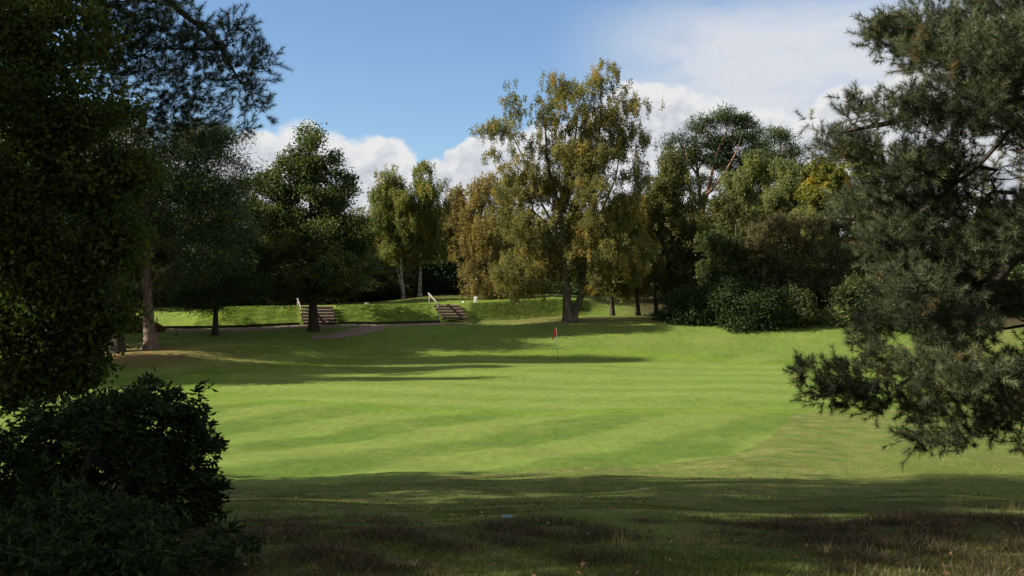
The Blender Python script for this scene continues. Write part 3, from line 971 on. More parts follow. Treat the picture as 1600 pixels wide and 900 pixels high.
# olive trees to the right of the big birch, thin stems on the grass
for i, (px, py, Y, top, leaf, rows, lab) in enumerate([
        (957, 490, 82, 330, 'olive_leaf', [(965, 340, 30, 26), (955, 375, 34, 28), (980, 390, 34, 30), (960, 425, 40, 24)], 'slim olive tree with a crooked stem just right of the tall birch'),
        (997, 490, 83, 300, 'birch_leaf', [(1000, 330, 26, 24), (985, 365, 26, 24), (1012, 375, 26, 30), (1000, 410, 34, 26), (985, 440, 30, 16)], 'bronze tree on a dark upright stem, second from the tall birch'),
        (1026, 492, 84, 235, 'olive_leaf', [(1045, 262, 26, 26), (1035, 300, 36, 32), (1065, 310, 34, 40), (1040, 345, 40, 34), (1075, 370, 36, 36), (1040, 395, 40, 34), (1070, 420, 40, 28), (1035, 438, 34, 20)], 'bushy dark olive tree against the edge of the shrubs')]):
    build_tree('slender_tree', lab, 'tree', at(px, py, Y)[:2],
               [trunk_line([(px, py), (px - 3, py - 35), (px + 4, py - 80), (px + 8, top)], Y, 0.17, 0.03)],
               pix_blobs(rows, Y, 0.9), 300 + 180 * (i == 2), 110, 0.7, leaf, 0.19, 'dark_bark', group='slim trees right of the tall birch', droop=0.7, seed=41 + i, up=0.5, low=1.8)

# scots pines on the skyline
build_pine_far('scots_pine', 'big skyline pine with pink upper limbs right of the tall birch', (1100, 480),
               [(1100, 480), (1098, 420), (1096, 340), (1092, 280), (1086, 235), (1090, 195)],
               [(1130, 184, 24, 15), (1160, 190, 20, 15), (1100, 200, 24, 16), (1065, 222, 26, 13), (1150, 218, 32, 14), (1115, 225, 26, 13), (1050, 248, 18, 10), (1170, 240, 20, 12), (1075, 255, 20, 10), (1140, 255, 24, 12), (1160, 275, 18, 12), (1042, 228, 10, 8), (1100, 285, 22, 11), (1125, 262, 22, 10), (1062, 280, 18, 10), (1150, 300, 22, 12), (1180, 262, 14, 10), (1078, 300, 16, 9), (1085, 240, 22, 13), (1112, 252, 20, 12), (1138, 236, 24, 13), (1060, 258, 18, 12)],
               115.0, 380, 51, 'pink_bark', 0.36, 0.08, per=85, L=0.34, W=0.09,
               second=[[(1096, 340, 0, 0.27), (1108, 290, -1, 0.2), (1120, 240, -1, 0.14), (1140, 195, -1, 0.05)], [(1097, 330, 0, 0.2), (1078, 295, -1.5, 0.15), (1062, 262, -2, 0.1), (1052, 240, -2, 0.04)], [(1104, 305, -1, 0.17), (1130, 275, -1.5, 0.13), (1150, 240, -1.5, 0.09), (1162, 205, -1.5, 0.04)], [(1091, 275, 0, 0.15), (1075, 250, -1, 0.1), (1070, 225, -1, 0.04)]], up=0.55, low=11, rc=0.52)
build_pine_far('scots_pine', 'narrow dark pine on the skyline, next right of the big one', (1188, 480),
               [(1188, 480), (1188, 400), (1188, 300), (1187, 205)],
               [(1186, 210, 10, 10), (1188, 230, 14, 12), (1182, 255, 16, 12), (1194, 275, 16, 14)], 118.0, 90, 52, 'pink_bark', 0.25, 0.05, per=80, L=0.34, W=0.09, low=11, rc=0.6)
build_pine_far('scots_pine', 'rounded pine on the skyline behind the pale weeping birches', (1225, 480),
               [(1225, 480), (1224, 400), (1222, 300), (1220, 208)],
               [(1219, 215, 16, 13), (1210, 240, 18, 16), (1236, 240, 18, 14), (1222, 268, 30, 16), (1245, 270, 18, 12)], 112.0, 130, 53, 'pink_bark', 0.28, 0.05, per=85, L=0.34, W=0.09, low=10, rc=0.7)

# pale and yellow trees below the skyline pines
PALE = [(1185, 103, 'pale_leaf', [(1185, 262, 24, 20), (1150, 278, 24, 20), (1165, 310, 26, 20), (1200, 305, 26, 22), (1180, 330, 34, 22), (1205, 345, 30, 24)], 'pale green weeping birch under the narrow skyline pine', 0.9),
        (1245, 101, 'pale_leaf', [(1245, 272, 32, 20), (1225, 300, 34, 22), (1268, 295, 28, 24), (1245, 325, 40, 24)], 'pale green weeping birch left of the yellow maple', 0.9),
        (1135, 100, 'olive_leaf', [(1130, 320, 30, 22), (1110, 345, 34, 24), (1150, 345, 30, 24), (1125, 375, 44, 26), (1090, 370, 30, 26)], 'dull olive tree below the pink pine limbs', 0.6),
        (1295, 96, 'yellow_leaf', [(1290, 265, 20, 18), (1310, 285, 22, 20), (1285, 300, 24, 20), (1305, 320, 26, 18)], 'yellow-green autumn maple beside the near right pine', 0.2),
        (1345, 100, 'lime_leaf', [(1345, 240, 30, 30), (1370, 280, 36, 40), (1340, 320, 36, 34), (1400, 330, 50, 50), (1380, 390, 60, 40)], 'green broadleaf seen through the near right pine', 0.2)]
for i, (px, Y, leaf, rows, lab, dr) in enumerate(PALE):
    g = H1((px - 800) / FPX * Y, Y)
    pyb = HORIZON + (EYE - g) / Y * FPX
    build_tree('broadleaf_tree', lab, 'tree', at(px, 470, Y)[:2], [trunk_line([(px, pyb), (px + 1, 440), (px - 1, 380), (px, 300)], Y, 0.18, 0.03)],
               pix_blobs(rows, Y, 0.9), 330, 110, 0.8, leaf, 0.21, 'birch_bark' if i < 2 else 'dark_bark', group='mixed trees below the skyline pines', droop=dr, seed=61 + i, up=0.5, low=4)

# rusty thin trees in the shade, right
RUST = [(1085, 90, 'olive_leaf', [(1080, 345, 30, 26), (1060, 375, 30, 26), (1100, 380, 30, 28), (1075, 415, 36, 26), (1105, 425, 30, 24)], 'olive-brown tree left of the dark shaded tree behind the rhododendrons'),
        (1262, 92, 'pale_leaf', [(1265, 345, 26, 20), (1250, 372, 24, 24), (1285, 375, 22, 22), (1268, 405, 28, 22)], 'thin pale green tree poking up between the two rusty trees'),
        (1215, 80, 'rust_leaf', [(1200, 352, 34, 18), (1240, 350, 34, 18), (1180, 385, 34, 26), (1230, 390, 44, 28), (1200, 430, 46, 30), (1255, 430, 34, 30)], 'rusty brown thin-leaved tree over the dark rhododendrons'),
        (1300, 79, 'rust_leaf', [(1290, 352, 34, 20), (1330, 350, 36, 22), (1285, 390, 38, 28), (1330, 395, 40, 28), (1300, 435, 46, 30), (1340, 450, 34, 34)], 'grey-brown half bare tree beside the near right pine'),
        (1150, 80, 'dark_leaf', [(1135, 385, 38, 24), (1120, 415, 40, 26), (1160, 420, 34, 28), (1130, 445, 44, 22)], 'dark green tree in the shade behind the rhododendrons')]
for i, (px, Y, leaf, rows, lab) in enumerate(RUST):
    build_tree('woodland_tree', lab, 'tree', at(px, 500, Y)[:2], [trunk_line([(px, 505), (px + 2, 460), (px - 3, 420), (px, 350)], Y, 0.16, 0.03)],
               pix_blobs(rows, Y, 0.9), 420, 75 if leaf == 'rust_leaf' else 105, 0.6, leaf, 0.17, 'grey_bark', group='shaded trees behind the rhododendrons', gap=2.2, droop=0.4, seed=71 + i, up=0.6, low=1.5, tip=0.02)

# ------------------------------------------------------------------ shrubs


def build_shrub(name, label, cat, blobs, n_t, leaves, l, mat, seed, group=None, asp=0.32, rc=0.13, tip=0.008, trunk_r=0.05, root_xy=None):
    """Whorls of long leaves at the ends of branching stems."""
    rng = np.random.default_rng(seed)
    B = np.asarray(blobs, float)
    cx, cy = root_xy if root_xy is not None else (np.average(B[:, 0], weights=B[:, 3]), np.average(B[:, 1], weights=B[:, 3]))
    o = np.array([cx, cy, H1(cx, cy)])
    B = lumpy(B, rng, 4)
    t = in_blobs(B, n_t, rng, 0.6)
    t = t[t[:, 2] > H(t[:, 0], t[:, 1]) + 0.05]
    trunks = [[(cx + dx, cy + dy, o[2] - 0.1, trunk_r), (cx + 1.6 * dx, cy + 1.6 * dy, o[2] + 0.35, trunk_r * 0.8)] for dx, dy in ((0.1, 0), (-0.12, 0.08), (0, -0.14))]
    A, par, R, tnode, nt = grow(trunks, t, rng, seg=0.35, up=0.2, low=0.0, tip=tip)
    root = thing(name, o, label, cat, group)
    link('stems', wood_mesh(name + '_stems', trunks, A, par, R, nt, o, 7, seed), MATS['dark_bark'], root)
    k = np.repeat(np.arange(len(t)), leaves)
    ax = unit(t - A[par[tnode]] + np.array([0, 0, 0.05]))[k]
    rnd = unit(rng.standard_normal((len(k), 3)))
    D = unit(rnd - ax * (rnd * ax).sum(1, keepdims=True)) + ax * rng.uniform(-0.15, 0.9, len(k))[:, None]
    P = t[k] + rng.standard_normal((len(k), 3)) * rc * 0.4
    L = l * rng.uniform(0.65, 1.2, len(k))
    tint = 0.5 + rng.normal(0, 0.2, len(t))[k] + rng.normal(0, 0.15, len(k))
    link('foliage', leaf_mesh(name + '_foliage', P - o, D, L, L * asp, tint, 0.08, rng), MATS[mat], root)
    return root


Ys = 74.0
SHR = [(1075, [(1075, 478, 42, 34), (1055, 500, 34, 20), (1095, 498, 34, 24)], Ys + 2, 'rhodo_leaf', 'dark rhododendron nearest the slim trees, leftmost of the shrub bank'),
       (1135, [(1135, 470, 44, 40), (1120, 500, 40, 26), (1155, 498, 36, 26)], Ys + 1, 'rhodo_leaf', 'tall dark rhododendron in the middle of the shrub bank'),
       (1190, [(1185, 485, 40, 34), (1205, 505, 36, 20), (1165, 508, 34, 18)], Ys - 1, 'rhodo_leaf', 'low spreading rhododendron at the front of the shrub bank by the lawn'),
       (1245, [(1240, 480, 38, 36), (1225, 505, 34, 20), (1262, 502, 30, 22)], Ys, 'dark_leaf', 'dull green shrub at the right end of the shrub bank'),
       (1297, [(1297, 498, 20, 16), (1285, 510, 14, 10), (1312, 508, 14, 12)], Ys, 'pale_leaf', 'small pale green shrub at the lawn edge near the right pine'),
       (1360, [(1340, 480, 40, 40), (1390, 470, 50, 50), (1440, 480, 50, 45)], Ys + 1, 'dark_leaf', 'dark shrub seen through the lower right pine branches')]
for i, (px, rows, Y, mat, lab) in enumerate(SHR):
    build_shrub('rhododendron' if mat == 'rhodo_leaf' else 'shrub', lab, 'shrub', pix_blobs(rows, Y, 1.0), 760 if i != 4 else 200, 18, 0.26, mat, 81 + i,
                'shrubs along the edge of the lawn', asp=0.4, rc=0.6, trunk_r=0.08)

# laurel leaves glinting behind the thin stems, clipped hedge, scrub under the left wood
build_shrub('laurel', 'bright glossy laurel bush behind the thin stems right of the tall birch', 'shrub', pix_blobs([(915, 448, 40, 24), (960, 446, 40, 24), (1005, 446, 36, 26), (1040, 448, 30, 24), (870, 450, 40, 18)], 97, 1.0),
            700, 18, 0.24, 'laurel_leaf', 91, asp=0.5, rc=0.7, trunk_r=0.08)


def build_hedge():
    rng = np.random.default_rng(92)
    x0, x1, Y = (655 - 800) / FPX * 100, (752 - 800) / FPX * 100, 100.0
    n = 15000
    u, v, w = rng.random(n), rng.random(n), rng.random(n)
    face = rng.integers(0, 3, n)
    x = x0 + (x1 - x0) * u
    y = np.where(face == 0, Y, Y + 2.2 * v) + rng.normal(0, 0.08, n)
    zt = 3.05 + 0.22 * wob(x, x * 0, 2.0, 93)
    zz = np.where(face == 1, zt, zt * v) + rng.normal(0, 0.08, n)
    g = H(x, y)
    P = np.stack([x, y, g + zz], -1)
    o = np.array([(x0 + x1) / 2, Y + 1, H1((x0 + x1) / 2, Y + 1)])
    root = thing('hedge', o, 'dense clipped dark green hedge behind the right-hand steps', 'hedge')
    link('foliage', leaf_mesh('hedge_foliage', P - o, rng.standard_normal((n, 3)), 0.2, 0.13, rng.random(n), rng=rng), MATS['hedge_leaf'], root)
    mb = MB()
    for sx in np.linspace(x0 + 0.3, x1 - 0.3, 9):
        mb.tube(np.array([(sx, Y + 1.1, H1(sx, Y + 1)), (sx + 0.1, Y + 1.1, H1(sx, Y + 1) + 1.4), (sx - 0.1, Y + 1.1, H1(sx, Y + 1) + 2.7)]) - o, [0.06, 0.05, 0.03], 6)
    link('stems', mb.mesh('hedge_stems'), MATS['dark_bark'], root)


build_hedge()

# ------------------------------------------------------------------ the wood behind: one tree of each kind, copied


def wood_proto(name, leaf, bark, h, w, seed, n_t=420, n_leaf=90, droop=0.0, dense=0.8):
    rng = np.random.default_rng(seed)
    base = (0.0, 300.0)
    g = H1(*base)
    tr = [[(0, 300, g - 0.3, 0.32), (0.02, 300, g + 0.4, 0.24), (0.1, 300.1, g + h * 0.3, 0.19), (-0.1, 300, g + h * 0.6, 0.12), (0, 300, g + h * 0.92, 0.03)]]
    bl = []
    for q in range(11):
        u = 0.22 + 0.72 * q / 10
        ww = w * math.sin(min(1.0, (1.06 - u) * 1.25) * math.pi / 2)
        th = rng.uniform(0, 6.28)
        bl.append((math.cos(th) * ww * 0.35, 300 + math.sin(th) * ww * 0.35, g + h * u, ww * 0.75, ww * 0.75, h * 0.10))
    r = build_tree(name, '', '', base, tr, bl, n_t, n_leaf, dense, leaf, 0.2, bark, seed=seed, droop=droop, up=0.4, low=h * 0.15)
    for kk in ('label', 'category'):
        if kk in r:
            del r[kk]
    return r


def dup(root, loc, rz, s, label, cat, group):
    r = root.copy()
    COL.objects.link(r)
    r.location = loc
    r.rotation_euler = (0, 0, rz)
    r.scale = s
    for ch in root.children:
        c = ch.copy()
        COL.objects.link(c)
        c.parent = r
    return tag(r, label, cat, group)


protos = {'dark': wood_proto('woodland_tree', 'dark_leaf', 'dark_bark', 14, 4.2, 101),
          'olive': wood_proto('woodland_tree', 'olive_leaf', 'dark_bark', 14, 3.8, 102, droop=0.5),
          'pine': wood_proto('woodland_tree', 'pine_needle', 'dark_bark', 15, 3.6, 103)}
first_used = {k: False for k in protos}
WOOD = []
# (px, distance, px of the top, kind, zone)
LEFTZ = 'tree standing in the dark wood behind the left pines'
MIDZ = 'tree in the shaded wood behind the oak'
CENZ = 'tree in the shaded wood behind the birches'
RIGZ = 'tree in the dim wood behind the shrub bank'
for px, Y, top, kind, zone in [
        (-40, 84, 150, 'dark', LEFTZ), (40, 90, 190, 'dark', LEFTZ), (110, 82, 230, 'olive', LEFTZ), (170, 92, 240, 'dark', LEFTZ), (230, 86, 250, 'pine', LEFTZ), (290, 95, 265, 'dark', LEFTZ), (70, 76, 300, 'olive', LEFTZ), (265, 84, 330, 'olive', LEFTZ),
        (345, 92, 280, 'dark', MIDZ), (395, 97, 300, 'olive', MIDZ), (440, 100, 330, 'dark', MIDZ), (505, 98, 335, 'dark', MIDZ), (555, 101, 325, 'olive', MIDZ), (590, 106, 318, 'dark', MIDZ), (365, 86, 360, 'dark', MIDZ), (515, 88, 350, 'dark', MIDZ), (470, 86, 365, 'olive', MIDZ), (420, 90, 380, 'dark', MIDZ), (560, 94, 380, 'dark', MIDZ),
        (630, 112, 330, 'dark', CENZ), (685, 113, 325, 'olive', CENZ), (735, 112, 330, 'olive', CENZ), (790, 110, 320, 'dark', CENZ), (845, 112, 330, 'olive', CENZ), (900, 108, 330, 'dark', CENZ), (955, 110, 325, 'olive', CENZ), (1010, 112, 310, 'dark', CENZ),
        (1060, 108, 350, 'dark', RIGZ), (1115, 104, 365, 'dark', RIGZ), (1170, 98, 355, 'olive', RIGZ), (1230, 95, 350, 'dark', RIGZ), (1290, 92, 345, 'dark', RIGZ), (1350, 92, 330, 'olive', RIGZ), (1410, 90, 320, 'dark', RIGZ), (1475, 92, 300, 'dark', RIGZ), (1540, 90, 290, 'olive', RIGZ), (1610, 92, 280, 'dark', RIGZ), (1690, 92, 260, 'dark', RIGZ)]:
    x = (px - 800) / FPX * Y
    g = H1(x, Y)
    hh = EYE + (HORIZON - top) / FPX * Y - g
    s = hh / (15 if kind == 'pine' else 14)
    rz = random.Random(px).uniform(0, 6.28)
    lab = {'dark': 'dark green ', 'olive': 'olive ', 'pine': 'blue-green '}[kind] + zone
    grp = zone.replace('tree standing in', 'trees of').replace('tree in', 'trees of')
    wxy = max(s, 0.8)
    if not first_used[kind]:
        o = protos[kind]
        first_used[kind] = True
        o.location, o.rotation_euler, o.scale = (x, Y, g), (0, 0, rz), (wxy, wxy, s)
        tag(o, lab, 'tree', grp)
    else:
        dup(protos[kind], (x, Y, g), rz, (wxy, wxy, s), lab, 'tree', grp)

# undergrowth between the trunks, and the far wood that closes the view
shrub0 = build_shrub('woodland_shrub', '', '', [(0, 300, H1(0, 300) + 1.4, 3.2, 2.0, 1.7), (2.4, 300.4, H1(0, 300) + 1.0, 2.2, 1.8, 1.2), (-2.2, 299.8, H1(0, 300) + 1.1, 2.2, 1.6, 1.3)],
                     620, 16, 0.26, 'dark_leaf', 121, asp=0.5, rc=0.6, trunk_r=0.07)
used = False
for zone, cells in (('undergrowth shrub below the dark wood behind the left pines', [(-30, 74, 1.0), (5, 76, 0.8), (-70, 76, 1.1), (30, 82, 1.2), (80, 78, 1.0), (130, 84, 1.2), (175, 80, 0.9), (225, 86, 1.2), (275, 90, 1.2)]),
                    ('undergrowth shrub below the trees behind the oak', [(320, 93, 1.2), (365, 96, 1.2), (410, 95, 1.3), (455, 97, 1.2), (500, 98, 1.2), (545, 100, 1.3), (588, 103, 1.2), (340, 86, 0.9), (600, 96, 0.7)]),
                    ('undergrowth shrub below the trees behind the birches', [(630, 108, 1.2), (680, 110, 1.3), (730, 112, 1.3), (775, 106, 1.2), (820, 104, 1.2), (860, 106, 1.2), (905, 104, 1.2), (950, 106, 1.3), (1000, 104, 1.2)]),
                    ('undergrowth shrub in the dim wood behind the shrub bank', [(1050, 98, 1.2), (1100, 94, 1.3), (1150, 90, 1.2), (1200, 88, 1.2), (1250, 86, 1.2), (1300, 84, 1.2), (1350, 84, 1.2), (1410, 84, 1.3), (1480, 84, 1.3), (1550, 84, 1.3), (1620, 84, 1.3)])):
    for px, Y, s in cells:
        x = (px - 800) / FPX * Y
        loc, rz, sc = (x, Y, H1(x, Y)), random.Random(px).uniform(-0.5, 0.5), (s, s, s * 1.15)
        if not used:
            used, shrub0.location, shrub0.rotation_euler, shrub0.scale = True, loc, (0, 0, rz), sc
            tag(shrub0, zone, 'shrub', zone.replace('shrub', 'shrubs'))
        else:
            dup(shrub0, loc, rz, sc, zone, 'shrub', zone.replace('shrub', 'shrubs'))


def build_far_wood():
    rng = np.random.default_rng(122)
    n = 52000
    x = rng.uniform(-150, 150, n)
    y = 128 + 10 * rng.random(n) + 0.0006 * x * x
    top = 9.0 + 2.2 * wob(x, x * 0, 9.0, 123)
    z = H(x, y) + top * rng.random(n) ** 0.8
    P = np.stack([x, y, z], -1)
    tint = 0.45 + 0.2 * wob(x, z, 5, 124) + rng.normal(0, 0.15, n)
    tag(link('woodland', leaf_mesh('woodland', P, rng.standard_normal((n, 3)), 0.75, 0.5, tint, rng=rng), MATS['dark_leaf']), 'far dark wood closing the view behind all the trees', kind='stuff')


build_far_wood()

# trees left of frame shade the grass; those behind are added to cut skylight
for x, y, s, kind, lab in [(-27, 47, 1.05, 'dark', 'dark tree left of the lawn whose shade crosses the far grass'),
                           (-33, 53, 1.25, 'pine', 'tall dark pine left of the lawn behind the shading tree'),
                           (-29.0, 52, 1.0, 'olive', 'olive tree left of the lawn between the two shading trees'),
                           (-31.0, 64.0, 1.3, 'dark', 'tall dark tree left of the far pines shading the lawn below the bank'),
                           (-28.5, 65.5, 1.0, 'olive', 'olive tree behind the left pines shading the path'),
                           (-5.5, -6.5, 0.85, 'dark', 'unseen dark tree added behind the viewpoint to cut sky light, nearest the rhododendron side'),
                           (2.5, -8.5, 0.95, 'olive', 'olive tree directly behind the viewpoint'),
                           (9.5, -3.5, 0.9, 'dark', 'unseen dark tree added behind the viewpoint to cut sky light, on the side of the near pine'),
                           (-14.0, 9.2, 0.82, 'pine', 'unseen tall blue-green pine added left of the near broadleaf to shade the near pine'),  # added out of frame for its broken shade on the right pine
                           (-16.5, 14.2, 0.84, 'olive', 'olive tree left of the near pine whose shade edges the sunny grass'),
                           (-11.5, 6.2, 0.75, 'dark', 'dark tree left of the viewpoint shading the near heath')]:
    dup(protos[kind], (x, y, H1(x, y)), x, (s, s, s), lab, 'tree', 'trees around the viewpoint' if 'viewpoint' in lab else 'trees shading the lawn from the left')

# ------------------------------------------------------------------ near left broadleaf
Yn = 12.0
near_rows = [(30, 60, 110, 90), (90, 50, 70, 80), (60, 180, 120, 90), (140, 170, 70, 70), (40, 300, 110, 80), (130, 280, 75, 70), (70, 400, 100, 70), (160, 360, 50, 60),
             (40, 490, 80, 60), (120, 480, 55, 60), (90, 555, 50, 45), (30, 570, 45, 25), (130, 545, 30, 30), (185, 230, 30, 50), (170, 440, 30, 40), (65, 600, 16, 14), (110, 585, 20, 18), (60, 520, 80, 50), (150, 500, 50, 50), (100, 570, 60, 36), (30, 560, 60, 40), (180, 380, 40, 50), (140, 560, 26, 26), (215, 270, 30, 46), (228, 325, 18, 20), (196, 200, 26, 30), (205, 420, 16, 24), (160, 480, 26, 24), (205, 490, 9, 10), (125, 596, 12, 14), (20, 615, 22, 24), (62, 625, 14, 22), (85, 600, 20, 16), (40, 590, 30, 20)]
nb = pix_blobs(near_rows, Yn, 1.0)
nb = [(*q, 1.0 if q[2] > 4.6 else 2.2) for q in nb] + off_frame([(-8.2, 12.0, 7.8, 3.6, 3.4, 3.0), (-9.5, 12.5, 6.0, 3.2, 3.2, 2.6), (-7.6, 13.0, 8.8, 3.0, 3.0, 2.0), (-9.0, 9.5, 8.2, 3.0, 2.8, 2.6), (-8.0, 14.4, 8.2, 3.2, 2.4, 2.8)], 0.1)
build_tree('broadleaf_tree', 'near dark broadleaf tree hanging over the left edge, above the rhododendron', 'tree', (-8.4, 12.2),
           [[(-8.4, 12.2, 0.9, 0.5), (-8.4, 12.2, 1.6, 0.36), (-8.3, 12.2, 4, 0.3), (-8.4, 12.3, 7, 0.22), (-8.2, 12.3, 8.6, 0.14), (-8.1, 12.4, 10.2, 0.04)]],
           nb, 3800, 60, 0.25, 'near_leaf', 0.072, 'dark_bark', seed=131, lump=False, gap=0.95, gap_t=-0.12, tint_c=0.2, shell=0.3, up=0.1, low=0.8, tip=0.006, aspect=0.62)

# ------------------------------------------------------------------ near pines


def build_pine_near(name, label, base, trunk, blobs, n_t, seed, mat, limbs=(), per=84, shoot=0.16, nl=0.08, nw=0.0046, cones=0, aim=(0, 0, 0.5), extra_trunks=()):
    rng = np.random.default_rng(seed)
    o = np.array([base[0], base[1], H1(*base)])
    t = in_blobs(blobs, n_t, rng, 0.25)
    t = t[t[:, 2] > H(t[:, 0], t[:, 1]) + 0.25]
    trunks = [trunk] + [list(l) for l in limbs]
    A, par, R, tnode, nt = grow(trunks, t, rng, seg=0.3, up=-0.05, low=0.5, jit=0.14, tip=0.0042, power=2.2)
    root = thing(name, o, label, 'tree')
    link('trunk', wood_mesh(name + '_trunk', trunks, A, par, R, nt, o, 12, seed), MATS['pine_bark'] if mat == 'x' else MATS['dark_bark'], root)
    ax = unit(unit(t - A[par[tnode]]) + np.array(aim) * 0.8 + rng.standard_normal(t.shape) * 0.5)
    k = np.repeat(np.arange(len(t)), per)
    u = rng.random(len(k))
    sl = (shoot * rng.uniform(0.6, 1.3, len(t)))[k]
    P = t[k] + ax[k] * (u * sl)[:, None]
    rnd = unit(rng.standard_normal((len(k), 3)))
    rad = unit(rnd - ax[k] * (rnd * ax[k]).sum(1, keepdims=True))
    D = rad * (1.0 - 0.35 * u)[:, None] + ax[k] * (0.35 + 0.55 * u)[:, None]
    tint = 0.42 + rng.normal(0, 0.2, len(t))[k] + rng.normal(0, 0.13, len(k))
    tint = tint + 0.22 * wob(t[:, 0] + 0.5 * t[:, 1], t[:, 2], 1.1, seed)[k]
    tint = np.where(rng.random(len(t))[k] < 0.03, 0.97, np.minimum(tint, 0.9))
    L = nl * rng.uniform(0.75, 1.2, len(k))
    me = needle_mesh(name + '_needles', P - o, D, L, nw, tint, rng)
    link('needles', me, MATS[mat], root)
    mb = MB()
    mb.cones(t - o, t - o + ax * shoot * 0.9, np.full(len(t), 0.004), np.full(len(t), 0.002), 4)
    link('shoots', mb.mesh(name + '_shoots'), MATS['dark_bark'], root)
    if cones:
        for q in rng.choice(len(t), cones, replace=False):
            c = MB()
            z = np.linspace(0, 1, 7)
            prof = np.array([0.3, 0.85, 1.0, 0.9, 0.7, 0.42, 0.1]) * 0.022
            p0 = t[q] - o - np.array([0, 0, 0.02])
            c.tube(p0 + np.outer(z, [0.01, 0.0, -0.055]), prof, 9, rough=0.08, seed=int(q))
            link('cone', c.mesh('pine_cone'), MATS['cone_brown'], root)
    return root


def limb(pts, Y, dys, r0, r1):
    m = len(pts)
    return [(*at(px, py, Y + dy), r0 + (r1 - r0) * i / (m - 1)) for i, ((px, py), dy) in enumerate(zip(pts, dys))]


YR = 11.0
RP = [(1412, 26, 36, 32), (1470, 40, 70, 60), (1560, 60, 90, 80), (1425, 95, 36, 34), (1500, 120, 80, 50), (1590, 170, 80, 70),
      (1330, 175, 34, 26), (1380, 190, 55, 36), (1450, 200, 70, 42), (1300, 165, 14, 16), (1345, 225, 55, 26), (1275, 225, 14, 20), (1430, 260, 80, 36),
      (1530, 270, 80, 60), (1390, 310, 60, 36), (1470, 340, 80, 46), (1570, 360, 70, 60), (1400, 385, 55, 40), (1480, 430, 80, 50), (1390, 460, 50, 46), (1370, 520, 38, 36),
      (1460, 510, 75, 46), (1560, 470, 80, 60), (1440, 575, 80, 40), (1340, 590, 40, 30), (1285, 590, 28, 18), (1258, 580, 12, 12), (1320, 625, 40, 22), (1390, 630, 60, 30),
      (1400, 672, 40, 22), (1480, 640, 60, 36), (1550, 590, 70, 50), (1560, 650, 55, 40), (1500, 685, 34, 18), (1590, 680, 34, 34), (1365, 560, 30, 30)]
rb = pix_blobs(RP, YR, 1.3)
rb = [(x, y + dy, z, rx, ry, rz) for (x, y, z, rx, ry, rz), dy in zip(rb, np.random.default_rng(5).uniform(-0.8, 0.9, len(rb)))]
rb = [(*q, 1.0) for q in rb] + off_frame([(6.6, 11.3, 5.5, 1.3, 1.6, 1.2), (6.4, 11.2, 7.5, 1.5, 1.6, 1.4), (6.8, 11.0, 3.4, 1.2, 1.5, 0.9), (6.2, 11.3, 9.2, 1.4, 1.6, 1.2)], 0.3)
build_pine_near('scots_pine', 'near blue-green pine filling the right edge with long drooping branches', (7.4, 11.6),
                [(7.4, 11.6, 1.0, 0.42), (7.4, 11.6, 1.8, 0.3), (7.4, 11.6, 4, 0.26), (7.3, 11.6, 7, 0.2), (7.3, 11.5, 10, 0.12), (7.2, 11.5, 12.5, 0.04)],
                rb, 9800, 141, 'blue_needle',
                limbs=[limb([(1870, 250), (1700, 330), (1590, 395), (1530, 470), (1480, 555), (1400, 605)], YR, [0.6, 0.2, 0, -0.1, -0.2, -0.4], 0.11, 0.02),
                       limb([(1870, 60), (1700, 90), (1590, 115), (1500, 150), (1400, 190), (1320, 205)], YR, [0.6, 0.3, 0.1, 0, 0, -0.1], 0.10, 0.015),
                       limb([(1870, 20), (1690, 130), (1590, 190), (1530, 260), (1490, 290), (1440, 330)], YR, [0.5, 0.3, 0.3, 0.2, 0.2, 0.1], 0.04, 0.010),
                       limb([(1870, 430), (1720, 450), (1610, 440), (1550, 480), (1500, 520), (1470, 560)], YR, [0.5, 0.4, 0.5, 0.5, 0.6, 0.7], 0.08, 0.012)],
                cones=14)

YL = 13.5
LP = [(250, 40, 70, 60), (320, 70, 50, 42), (370, 45, 32, 28), (395, 90, 34, 34), (425, 110, 18, 26), (350, 120, 44, 36), (280, 130, 60, 50), (385, 150, 30, 28), (405, 165, 18, 20), (340, 175, 34, 24), (385, 200, 18, 16),
      (240, 190, 50, 36), (180, 100, 60, 70), (300, 190, 34, 22), (150, 30, 60, 50), (420, 190, 10, 12), (310, 225, 30, 18)]
lb = pix_blobs(LP, YL, 1.1)
lb = [(*q, 1.0) for q in lb] + off_frame([(-8.0, 14.5, 9.0, 2.2, 2.0, 1.4), (-6.5, 14.5, 9.4, 2.0, 2.0, 1.0), (-8, 15, 10.2, 1.8, 1.8, 1.0), (-6.0, 14.5, 8.6, 1.6, 1.8, 0.8)], 0.3)
build_pine_near('scots_pine', 'near dark pine bough against the blue sky, upper left corner', (-8.2, 15.2),
                [(-8.2, 15.2, 0.6, 0.42), (-8.2, 15.2, 1.4, 0.3), (-8.2, 15.2, 4, 0.27), (-8.2, 15.2, 8, 0.2), (-8.1, 15.1, 9.6, 0.12), (-8.0, 15, 11, 0.04)],
                lb, 4600, 142, 'pine_needle',
                limbs=[limb([(60, -120), (190, -70), (262, 0), (290, 25), (312, 40), (345, 75), (375, 130)], YL, [0.8, 0.3, 0, 0, 0, 0, 0], 0.06, 0.012)], aim=(0.1, 0, 0.3), cones=6)

